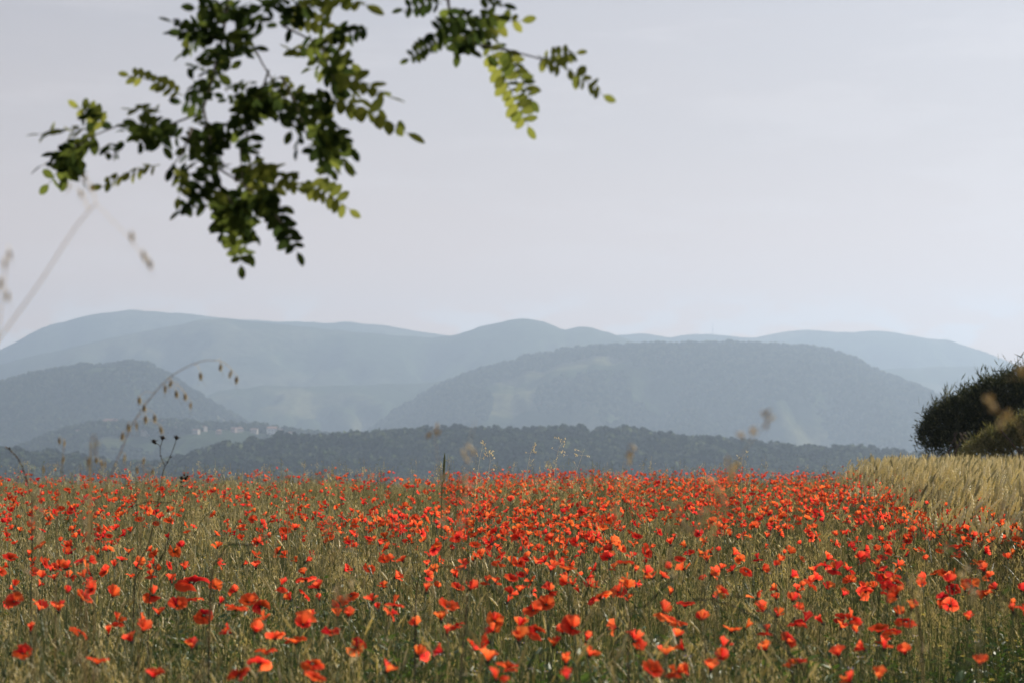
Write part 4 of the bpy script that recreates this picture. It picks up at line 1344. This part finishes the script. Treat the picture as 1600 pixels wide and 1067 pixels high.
TRACE = [  # outlying leaves first (their leaflets stand apart)
    (505, 150, 655, 218, 30, 1), (575, 45, 500, 70, 22, 0), (520, 115, 625, 160, 26, 1), (470, 150, 548, 268, 26, 1), (470, 285, 558, 335, 20, 1),
    (412, 298, 472, 408, 22, 1), (372, 345, 378, 430, 22, 1), (345, 300, 352, 382, 22, 0), (310, 300, 272, 340, 22, 1), (285, 150, 190, 115, 18, 1),
    (250, 175, 192, 172, 20, 1), (165, 195, 112, 162, 19, 1), (150, 205, 46, 212, 21, 1), (125, 232, 66, 300, 22, 1), (130, 240, 72, 242, 24, 0),
    (250, 258, 148, 296, 19, 1), (700, 58, 630, 98, 15, 1), (760, 62, 832, 212, 23, 1), (840, 88, 955, 157, 21, 1), (690, 5, 618, 18, 18, 1),
    (790, 75, 838, 170, 20, 0), (848, 95, 912, 82, 17, 0), (700, 10, 714, 88, 23, 0), (712, 30, 792, 28, 22, 0), (730, 60, 790, 40, 24, 0), (745, 50, 830, 30, 22, 0),
    (750, 0, 800, 12, 22, 0), (800, 90, 770, 60, 20, 0), (715, 60, 745, 90, 24, 0), (735, 45, 770, 58, 24, 0),
    (470, 0, 592, 12, 30, 0), (455, 0, 480, 22, 24, 0), (440, 20, 545, 62, 20, 0), (520, 60, 540, 40, 22, 0),
    (490, 100, 520, 55, 24, 0), (500, 95, 440, 75, 22, 0), (500, 60, 560, 110, 22, 0), (520, 90, 560, 120, 22, 0),
    (345, 52, 254, 32, 20, 0), (345, 60, 258, 52, 20, 0), (335, 80, 300, 112, 22, 0), (350, 20, 290, 12, 22, 0), (345, 20, 420, 10, 22, 0), (355, 15, 430, 45, 22, 0),
    (360, 0, 330, 45, 22, 0), (360, 50, 400, 85, 20, 0), (340, 90, 395, 80, 20, 0), (340, 120, 295, 100, 20, 0), (330, 130, 372, 100, 20, 0), (375, 70, 350, 110, 22, 0),
    (320, 0, 350, 60, 22, 0), (400, 60, 370, 20, 22, 0), (400, 0, 440, 22, 20, 0),
    (318, 160, 296, 112, 20, 0), (318, 170, 270, 158, 20, 0), (440, 120, 395, 150, 22, 0), (440, 125, 480, 165, 20, 0),
    (250, 205, 238, 225, 20, 0), (245, 200, 200, 192, 22, 0), (250, 190, 262, 228, 22, 0), (225, 200, 218, 238, 24, 0), (205, 210, 262, 190, 22, 0), (215, 195, 180, 212, 22, 0),
    (172, 225, 168, 252, 20, 0), (180, 228, 186, 250, 18, 0), (150, 215, 100, 245, 26, 0), (140, 222, 85, 245, 24, 0), (130, 185, 172, 200, 22, 0), (115, 240, 98, 292, 24, 0), (150, 195, 120, 170, 20, 0),
    (410, 150, 365, 218, 26, 0), (430, 140, 372, 200, 26, 0), (440, 150, 395, 205, 28, 0), (420, 130, 450, 190, 24, 0), (400, 155, 360, 195, 26, 0), (380, 150, 430, 180, 26, 0),
    (345, 200, 300, 245, 26, 0), (350, 215, 298, 222, 26, 0), (355, 205, 318, 262, 26, 0), (330, 195, 345, 260, 26, 0), (360, 225, 300, 205, 24, 0), (300, 190, 345, 215, 22, 0), (340, 235, 295, 262, 24, 0),
    (375, 240, 400, 238, 20, 0), (370, 262, 410, 290, 22, 0), (385, 255, 478, 300, 22, 0), (400, 270, 485, 292, 24, 1), (390, 280, 440, 300, 24, 0),
    (300, 262, 268, 275, 20, 0), (285, 265, 278, 322, 20, 0), (265, 262, 300, 300, 20, 0), (320, 262, 325, 325, 24, 0), (335, 265, 288, 330, 24, 0), (345, 290, 310, 330, 24, 0),
    (350, 300, 372, 360, 26, 0), (365, 310, 340, 352, 26, 0), (390, 300, 365, 352, 26, 0), (350, 340, 345, 378, 22, 0), (385, 320, 350, 360, 24, 0), (380, 355, 410, 378, 20, 1), (372, 360, 395, 410, 22, 0), (380, 340, 398, 375, 20, 0),
    (370, 290, 430, 330, 24, 0), (400, 300, 430, 350, 24, 0), (420, 330, 455, 390, 20, 0), (380, 285, 425, 280, 24, 0), (415, 300, 395, 345, 24, 0),
    (500, 150, 470, 200, 22, 0), (520, 150, 540, 120, 24, 0), (525, 165, 480, 150, 24, 0), (530, 130, 575, 165, 24, 0), (505, 120, 560, 135, 24, 0), (470, 160, 450, 220, 22, 0), (470, 190, 462, 245, 20, 0),
    (490, 200, 530, 230, 26, 0), (490, 215, 515, 268, 26, 0), (500, 190, 560, 245, 24, 0), (505, 225, 552, 270, 20, 0), (480, 165, 440, 160, 22, 0),
    (455, 80, 480, 70, 22, 0), (470, 75, 520, 78, 22, 0), (450, 0, 400, 30, 20, 0),
    (300, 140, 345, 150, 16, 0), (350, 140, 400, 130, 14, 0), (385, 155, 345, 158, 14, 0),
]
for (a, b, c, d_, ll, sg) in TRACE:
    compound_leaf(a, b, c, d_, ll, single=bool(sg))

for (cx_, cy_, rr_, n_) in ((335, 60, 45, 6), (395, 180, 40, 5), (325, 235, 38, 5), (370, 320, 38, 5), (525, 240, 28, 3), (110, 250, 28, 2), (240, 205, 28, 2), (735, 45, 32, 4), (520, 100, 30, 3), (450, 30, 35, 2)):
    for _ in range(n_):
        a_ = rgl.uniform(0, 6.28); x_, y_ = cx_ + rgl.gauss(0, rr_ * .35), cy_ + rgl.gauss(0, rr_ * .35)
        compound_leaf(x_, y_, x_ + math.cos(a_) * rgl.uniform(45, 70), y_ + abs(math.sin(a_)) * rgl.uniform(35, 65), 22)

# leafy crown above and beside the view
rg = np.random.RandomState(8)
VV, FF, TT = [], [], []
cl = [(.9, .9, 3.4, 1.3, 1.3, .8), (1.0, 2.6, 3.6, 1.3, 1.2, .8), (.6, -.9, 3.3, 1.3, 1.0, .7), (1.8, 1.0, 4.2, 1.7, 1.7, 1.0)]
for k in range(3600):
    c = cl[rg.randint(len(cl))]
    dd = rg.normal(size=3); dd /= np.linalg.norm(dd); q = rg.uniform(.2, 1) ** .5
    o_ = np.array([c[0] + dd[0] * c[3] * q, c[1] + dd[1] * c[4] * q, c[2] + dd[2] * c[5] * q])
    t_ = np.array([dd[0], dd[1], -.5]) + rg.normal(size=3) * .4; t_ /= np.linalg.norm(t_)
    n_ = np.array([0, 0, 1.0]) + rg.normal(size=3) * .5; n_ -= t_ * n_.dot(t_); n_ /= np.linalg.norm(n_)
    s_ = np.cross(t_, n_)
    for j in range(7):
        p_ = o_ + t_ * .03 * j
        for sg in (-1, 1):
            dv = s_ * sg + t_ * .4 + n_ * rg.normal() * .2; dv /= np.linalg.norm(dv); wv = np.cross(n_, dv)
            b = len(VV); VV += [p_, p_ + dv * .018 + wv * .009, p_ + dv * .036, p_ + dv * .018 - wv * .009]
            FF.append((b, b + 1, b + 2, b + 3)); TT += [.5] * 4
o = obj('crown', mesh_np('locust_crown', np.array(VV), np.array(FF), [M['locust']], None, {'tint': TT}), tree)
o['kind'] = 'stuff'
limb([(5.15, 6.7, 3.0), (4.9, 7.8, 3.3), (5.2, 9.0, 3.5)], .06, .02)
limb([(5.2, 6.7, 3.4), (5.9, 7.2, 3.9), (6.3, 7.8, 4.3)], .05, .02)

# ------------------------------------------------------------------ single tall weeds and grasses
def ground_path(pts, d, end_d=None):
    """photograph path (top last) -> points of a stem rooted in the ground below its first point"""
    P_ = [pix(a, b, d) for a, b in pts]
    b0 = P_[0]; root = Vector((b0.x - (P_[1].x - b0.x) * .4, d, gz1(b0.x, d)))
    mid = root.lerp(b0, .5)
    return [root, mid] + P_


def bez(P_, n=5):
    out = []
    for i in range(len(P_) - 1):
        p0, p1, p2, p3 = P_[max(0, i - 1)], P_[i], P_[i + 1], P_[min(len(P_) - 1, i + 2)]
        for k in range(n):
            t = k / n
            out.append(.5 * ((2 * p1) + (p2 - p0) * t + (2 * p0 - 5 * p1 + 4 * p2 - p3) * t * t + (3 * p1 - p0 - 3 * p2 + p3) * t ** 3))
    return out + [P_[-1]]


def plant(name, label, cat, pts, d, r0, r1, mat, tint, group=None, leaves=2):
    P_ = bez(ground_path(pts, d))
    e = empty(name, P_[0]); tag(e, label, cat, group)
    n = len(P_)
    mb = MB(); mb.tube([p_ - P_[0] for p_ in P_], [r0 + (r1 - r0) * i / (n - 1) for i in range(n)], 5, t=tint)
    obj('stem', mb.mesh(name + '_stem', [mat], True), e)
    for q in range(leaves):
        mb = MB(); p_ = P_[int(n * (.12 + .13 * q))] - P_[0]; a = R.uniform(0, 6.28)
        mb.blade(p_, (math.cos(a), math.sin(a) * .4, 1.2), .28, .007, (0, 0, -1.2), seg=6, t=tint)
        obj('leaf', mb.mesh(name + '_leaf', [mat]), e)
    return e, P_


def husk_mesh():
    mb = MB()
    for s_ in (-1, 1):
        V = [(0, 0, 0), (s_ * .0035, .0022, -.009), (s_ * .0028, 0, -.021), (s_ * .0035, -.0022, -.009), (0, 0, -.012)]
        mb.add(V, [(0, 1, 2), (0, 2, 3), (0, 4, 2)], 0, [.9, .5, .95, .5, .4])
    mb.ear((0, 0, -.003), (0, 0, -1), .016, .0026, 5, 4, t=.05, bump=0)
    mb.blade((.001, 0, -.012), (.4, .1, -1), .028, .0007, (.3, 0, 0), seg=2, t=.1)
    mb.blade((-.001, 0, -.012), (-.3, -.1, -1), .026, .0007, (-.3, 0, 0), seg=2, t=.1)
    return mb.mesh('spikelet', [M['oat']])


HUSK = husk_mesh()


def spikelets(e, P_, spots, d, mat, rp=.0004, sc=1.0, hang=0.012, name='spikelet'):
    for (a, b) in spots:
        q = pix(a, b, d + R.uniform(-.03, .03))
        att = min(P_, key=lambda v: (v - q).length + (0 if v.z > q.z else .04))
        mb = MB(); up = q + Vector((0, 0, hang))
        mb.tube([att - P_[0], (att + up) / 2 - P_[0] + Vector((0, 0, .006)), up - P_[0]], [rp, rp, rp], 3, t=.8, cap=False)
        obj('pedicel', mb.mesh('pedicel', [mat]), e)
        obj(name, HUSK, e, loc=up - P_[0], rot=(R.gauss(0, .15), R.gauss(0, .15), R.uniform(0, 6.28)), scale=sc)


e, P_ = plant('wild_oat', 'tall dry wild oat stalk arching to the right in front of the left hills', 'grass',
              [(140, 840), (162, 770), (186, 712), (213, 652), (262, 592), (312, 565), (340, 563)], 4.4, .0017, .0006, M['oat'], .42)
spikelets(e, P_, [(345, 574), (362, 585), (370, 594), (313, 588), (268, 600), (258, 608), (275, 616), (289, 620), (298, 634), (217, 626), (225, 638), (241, 654), (213, 666), (227, 656), (200, 668), (192, 682), (250, 672), (195, 716)],
          4.4, M['oat'], sc=1.05)
e, P_ = plant('wild_oat', 'faint out of focus stalk leaning from the left edge up to the sky', 'grass',
              [(-160, 760), (-80, 640), (0, 528), (60, 445), (115, 360), (150, 318)], 2.5, .0012, .0007, M['panicle'], .5)
mbx = bez([pix(150, 318, 2.5), pix(175, 345, 2.5), pix(205, 375, 2.5), pix(228, 412, 2.5)])
mb = MB(); mb.tube([q - P_[0] for q in mbx], .0004, 3, t=.4); obj('twig', mb.mesh('oat_twig', [M['panicle']]), e)
spikelets(e, mbx and [P_[0]] + mbx, [(205, 375), (222, 405), (232, 418)], 2.5, M['panicle'], sc=.8)
spikelets(e, P_, [(108, 300), (125, 310), (140, 300), (132, 288)], 2.5, M['panicle'], sc=.6)
e, P_ = plant('wild_oat', 'faint blurred grass stalk at the very left edge of the view', 'grass',
              [(-20, 640), (-6, 540), (4, 460), (12, 395)], 2.3, .0010, .0005, M['panicle'], .5)
spikelets(e, P_, [(6, 420), (14, 405), (0, 450), (12, 470)], 2.3, M['panicle'], sc=.7)

# low oats in front of the village
for (pts, spots, lab) in (([(90, 790), (96, 740), (100, 690)], [(92, 690), (101, 694), (100, 720), (68, 735)], 'short oat stalk with two upright pale husks before the village hill'),
                          ([(220, 800), (226, 760), (222, 715)], [(226, 722), (214, 735), (240, 738), (232, 742)], 'short oat stalk between the arching oat and the dark weed'),
                          ([(150, 800), (158, 760), (157, 722)], [(139, 722), (150, 720), (157, 725), (164, 727)], 'short oat stalk with tiny dark seeds at the meadow edge')):
    e, P_ = plant('wild_oat', lab, 'grass', pts, 4.8, .0014, .0006, M['oat'], .5, 'short oats at the left of the meadow', 1)
    spikelets(e, P_, spots, 4.8, M['oat'], sc=.95)

# dark dry weed with thorny seed heads
def seed_head(r=.012):
    mb = MB()
    mb.ear((0, 0, -r * .5), (0, 0, 1), r * 1.5, r * .75, 7, 4, t=.1, bump=.1)
    for q in range(9):
        a = q * .7; mb.blade((0, 0, r * .2), (math.cos(a), math.sin(a), R.uniform(-.2, 1.1)), r * 1.7, r * .3, (0, 0, .2), seg=2, t=R.choice((.05, .2, .95)))
    return mb.mesh('seed_head', [M['darkweed']])


SH = [seed_head(.0095) for _ in range(3)]
dw = 6.6
e, P_ = plant('dry_weed', 'thin dark branched weed with three thorny seed heads beside the arching oat', 'weed',
              [(212, 900), (232, 850), (245, 795), (253, 745), (258, 728)], dw, .0024, .0013, M['darkweed'], .4, leaves=0)
for br in ([(258, 728), (251, 712), (250, 697), (241, 690)], [(250, 699), (253, 690), (254, 684)], [(258, 728), (265, 715), (271, 700), (276, 684)]):
    mb = MB(); Q = bez([pix(a, b, dw) for a, b in br]); mb.tube([q - P_[0] for q in Q], .0012, 5, t=.4); obj('twig', mb.mesh('weed_twig', [M['darkweed']]), e)
    obj('seed_head', SH[R.randrange(3)], e, loc=Q[-1] - P_[0], rot=(R.gauss(0, .3), R.gauss(0, .3), 0), scale=1.0)
for a, b in ((251, 712), (267, 714), (262, 722), (243, 693)):
    obj('seed_head', SH[R.randrange(3)], e, loc=pix(a, b, dw) - P_[0], scale=.38)
e, P_ = plant('dry_weed', 'shorter dark weed with a cluster of round seed heads on top', 'weed',
              [(236, 910), (258, 860), (268, 810), (276, 775), (284, 755)], dw, .0022, .0012, M['darkweed'], .4, leaves=0)
for a, b, s_ in ((284, 747, .9), (290, 748, .8), (293, 744, .6), (283, 753, .6), (288, 742, .5), (285, 760, .45)):
    obj('seed_head', SH[R.randrange(3)], e, loc=pix(a, b, dw) - P_[0], scale=s_)
mb = MB(); Q = bez([pix(198, 800, dw), pix(210, 790, dw), pix(235, 783, dw), pix(262, 785, dw), pix(272, 781, dw)])
mb.tube([q - P_[0] for q in Q], .0012, 4, t=.3); obj('twig', mb.mesh('weed_twig', [M['darkweed']]), e)
e, P_ = plant('dry_weed', 'slender dark grass ear bending left at the far left of the meadow', 'weed',
              [(50, 800), (46, 770), (40, 742), (28, 716), (10, 698)], 6.0, .0016, .001, M['darkweed'], .5, leaves=0)
mb = MB()
for q in range(16):
    p_ = P_[int(len(P_) * (.55 + .44 * q / 16))] - P_[0]; mb.ear(p_, (R.gauss(-.5, .2), R.gauss(0, .2), .7), .012, .0026, 4, 3, t=R.uniform(.2, .8))
obj('ear', mb.mesh('dark_ear', [M['darkweed']]), e)['kind'] = 'stuff'

# green plantain-like spike and pale panicles over the far edge
e, P_ = plant('plantain', 'single green upright seed spike rising over the far edge left of the centre', 'grass', [(690, 770), (694, 750), (695, 738)], 9.0, .003, .002, M['stem'], .5, leaves=0)
mb = MB(); mb.ear(pix(693, 745, 9) - P_[0], (.05, 0, 1), .11, .0055, 7, 12, t=.6, bump=.12); obj('spike', mb.mesh('plantain_spike', [M['stem']]), e)


def panicle(name, label, pts, d, n, spread, mat, group=None, hs=.6, tint=.8, r=.0012):
    hs *= .62 if name == 'brome_grass' else 1
    e, P_ = plant(name, label, 'grass', pts, d, r * (.7 if name == 'brome_grass' else 1), r * .3, mat, tint, group, 0)
    m0 = int(len(P_) * .45); mb = MB(); mb2 = MB()
    for q in range(n):
        a = P_[R.randrange(m0, len(P_))]
        u = Vector((R.gauss(0, 1), R.gauss(0, .6), R.uniform(-.2, 1.2))).normalized() * spread * R.uniform(.4, 1)
        mb.tube([a - P_[0], a + u - P_[0]], r * .3, 3, t=tint, cap=False)
        for w_ in range(2):
            mb2.ear(a + u * R.uniform(.6, 1.05) - P_[0], (R.gauss(0, .5), R.gauss(0, .5), R.choice((-1, .6))), .017 * hs, .0032 * hs, 4, 3, t=min(1, tint + R.uniform(-.2, .2)))
    obj('twig', mb.mesh('panicle_twig', [mat]), e)['kind'] = 'stuff'; obj('seeds', mb2.mesh('panicle_seeds', [mat]), e)['kind'] = 'stuff'
    return e


for (pts, d, n, sp, lab) in (
        ([(868, 790), (866, 745), (872, 705), (880, 688)], 13, 26, .075, 'bushiest of the pale feathery grasses over the far edge right of the centre'),
        ([(815, 790), (822, 745), (828, 712), (833, 694)], 13, 14, .05, 'pale feathery grass left of the bushiest one'),
        ([(905, 790), (900, 745), (908, 715), (914, 700)], 13, 16, .06, 'pale feathery grass right of the bushiest one'),
        ([(742, 790), (745, 750), (750, 715), (755, 693)], 12, 16, .05, 'pale grass panicle left of the centre, beside the blurred brown stalk'),
        ([(760, 790), (762, 750), (766, 720), (764, 706)], 12, 12, .045, 'second pale grass panicle just right of the first, left of the centre'),
        ([(1160, 790), (1158, 740), (1160, 712)], 13, 10, .05, 'thin dark stalk with few seeds over the edge right of the feathery grasses')):
    panicle('feather_grass', lab, pts, d, n, sp, M['panicle'], 'feathery grasses over the far edge', .75, .85)

# near, strongly out of focus stalks with tan heads
for (pts, d, n, sp, lab) in (
        ([(722, 860), (728, 780), (730, 715), (742, 655)], 2.7, 9, .016, 'blurred tan stalk rising left of the centre in front of the wooded ridge'),
        ([(700, 860), (690, 780), (684, 720), (678, 668)], 3.4, 7, .018, 'blurred brown seeds just left of the tan stalk'),
        ([(1120, 860), (1135, 780), (1160, 710), (1198, 660)], 2.5, 9, .018, 'blurred tan grass head leaning right before the broad hill'),
        ([(960, 860), (965, 780), (978, 720), (985, 690)], 3.2, 5, .016, 'faint brown blurred head right of the feathery grasses'),
        ([(1640, 900), (1620, 760), (1590, 660), (1540, 640)], 2.1, 9, .022, 'pale blurred grass head in front of the dark bush'),
        ([(1680, 800), (1650, 680), (1620, 600), (1570, 590)], 2.1, 7, .02, 'upper pale blurred grass head in front of the dark bush'),
        ([(1100, 900), (1110, 820), (1120, 770), (1150, 742)], 2.6, 11, .022, 'blurred straw coloured head lying across the far edge at right'),
        ([(55, 940), (60, 860), (65, 810), (62, 770)], 3.2, 9, .022, 'blurred pale grass head on the left of the meadow'),
        ([(130, 900), (136, 820), (140, 740), (150, 690)], 2.9, 7, .016, 'blurred beige head before the village left of the oat'),
        ([(520, 1010), (535, 930), (530, 860), (515, 815)], 3.0, 9, .02, 'blurred grass head over the left middle of the meadow'),
        ([(1040, 930), (1055, 870), (1065, 820), (1060, 790)], 3.0, 9, .02, 'blurred grass head over the right middle of the meadow'),
        ([(1530, 1000), (1520, 920), (1500, 880), (1480, 850)], 2.9, 6, .018, 'blurred brown head over the right side of the meadow')):
    panicle('brome_grass', lab, pts, d, n, sp, M['oat'], None, 1.1, .72, .0011)

gname = 'blurred stalks of grass standing closest'
for k in range(7):
    px0 = R.uniform(-20, 1620); top = R.uniform(800, 1000); d = R.uniform(2.3, 3.3)
    panicle('brome_grass', 'blurred dry grass stalk standing in the front of the meadow', [(px0 - R.uniform(-30, 30), 1120), (px0, (top + 1100) / 2), (px0 + R.uniform(-15, 25), top)], d, R.randint(4, 8), .02,
            R.choice([M['oat'], M['panicle'], M['grass']]), gname, .9, R.uniform(.3, .75), .0012)

# dark arching weed stems in front on the right and centre
for (pts, d, lab) in (
        ([(1270, 1080), (1215, 1000), (1165, 955), (1100, 935), (1060, 945)], 4.3, 'dark stem arching left over the grass at lower right'),
        ([(1240, 1080), (1225, 990), (1190, 945), (1140, 930), (1090, 940)], 4.6, 'thin dark stem above the arching one at lower right'),
        ([(1440, 1010), (1425, 930), (1400, 885), (1370, 873), (1330, 885), (1300, 925)], 4.0, 'olive weed stem bowing over beside the poppies at right'),
        ([(1600, 1000), (1540, 900), (1480, 850), (1420, 835)], 3.8, 'long dark stem slanting left at the right edge'),
        ([(650, 930), (660, 900), (690, 885), (730, 890), (790, 930)], 5.4, 'dark bent stem over the middle of the meadow'),
        ([(720, 1060), (728, 960), (732, 880), (728, 800), (722, 745)], 5.2, 'tall straight dark stem left of the centre'),
        ([(985, 970), (1010, 945), (1040, 915), (1062, 895)], 5.0, 'straight thin dark stem slanting right of the centre'),
        ([(330, 905), (345, 870), (360, 850), (400, 850), (430, 830)], 5.6, 'dark grass stem bowing right in the left half')):
    e, P_ = plant('meadow_weed', lab, 'weed', pts, d, .0026, .0012, M['darkweed'], .45, 'dark bent weed stems', 0)
    mb = MB()
    for q in range(22):
        p_ = P_[R.randrange(len(P_) // 3, len(P_))] - P_[0]
        mb.blade(p_, (R.gauss(0, 1), R.gauss(0, 1), R.gauss(.3, .6)), R.uniform(.012, .035), R.uniform(.003, .008), (0, 0, -.5), seg=2, t=R.uniform(.2, .8))
    obj('foliage', mb.mesh('weed_leaf', [M['herb']]), e)['kind'] = 'stuff'

# broad dark leaved weeds close at the bottom
def leafy_weed(px, py, d, h, n, label, lw=.022, mat='herb'):
    base = pix(px, py, d); z = gz1(base.x, d); e = empty('broad_leaved_weed', (base.x, d, z)); tag(e, label, 'weed', 'broad leaved weeds in the front')
    mb = MB(); tp = Vector((R.gauss(0, .03), 0, h)); mb.tube([(0, 0, 0), tp * .5 + Vector((.01, 0, 0)), tp], [.004, .003, .0015], 5, t=.4); obj('stem', mb.mesh('weed_stem', [M['herb']]), e)
    for q in range(n):
        mb = MB(); u = .2 + .8 * q / n; a = q * 2.4 + R.random(); p_ = tp * u
        mb.blade(p_, (math.cos(a), math.sin(a), .5), R.uniform(.07, .13) * (1.2 - .6 * u), lw * (1.25 - .5 * u), (0, 0, -.8), side=Vector((-math.sin(a), math.cos(a), 0)), seg=5, t=R.uniform(.2, .9))
        obj('leaf', mb.mesh('weed_leaf', [M[mat]]), e)


for (px_, d, h, n, lab) in ((250, 4.2, .52, 16, 'dark leafy weed at the bottom edge beside the bright poppy'), (300, 4.1, .46, 14, 'lower dark weed with toothed leaves at the bottom left'),
                            (1300, 3.9, .50, 18, 'bright green leafy weed blurred at the bottom right'), (1330, 4.0, .46, 16, 'green weed just right of the brightest leafy one'),
                            (700, 4.0, .50, 14, 'dark leafy weed at the bottom left of the centre'), (40, 3.9, .56, 14, 'dark blurred weed near the lower left corner'),
                            (1440, 4.0, .58, 18, 'tall dark weed in the dark growth on the right'), (1540, 4.2, .6, 18, 'dark weed nearest the lower right corner'),
                            (1080, 4.3, .5, 14, 'green weed low between the right poppies')):
    leafy_weed(px_, 1060, d, h, n, lab)

# ------------------------------------------------------------------ haze
HAZE_DENSITY = 1.72e-4
hx, hy0, hy1, hz0, hz1 = 9400, -3000, 8760, VALLEY - 16, 640
V = [(-hx, hy0, hz0), (hx, hy0, hz0), (hx, hy1, hz0), (-hx, hy1, hz0), (-hx, hy0, hz1), (hx, hy0, hz1), (hx, hy1, hz1), (-hx, hy1, hz1)]
F = [(0, 3, 2, 1), (4, 5, 6, 7), (0, 1, 5, 4), (1, 2, 6, 5), (2, 3, 7, 6), (3, 0, 4, 7)]
hm, N, L = new_mat('haze')
out = N.new('ShaderNodeOutputMaterial'); pv = N.new('ShaderNodeVolumePrincipled')
pv.inputs['Color'].default_value = (0.62, 0.785, 1.0, 1)
pv.inputs['Density'].default_value = HAZE_DENSITY
pv.inputs['Anisotropy'].default_value = 0.35
L.new(pv.outputs[0], out.inputs['Volume'])
hz = obj('haze', mesh_np('haze', V, F, [hm]))
tag(hz, 'pale blue haze lying over the valley and the hills', 'haze', None, 'stuff')
print('leaflets', leaf_count, 'poppies', nP, 'objects', len(bpy.data.objects))
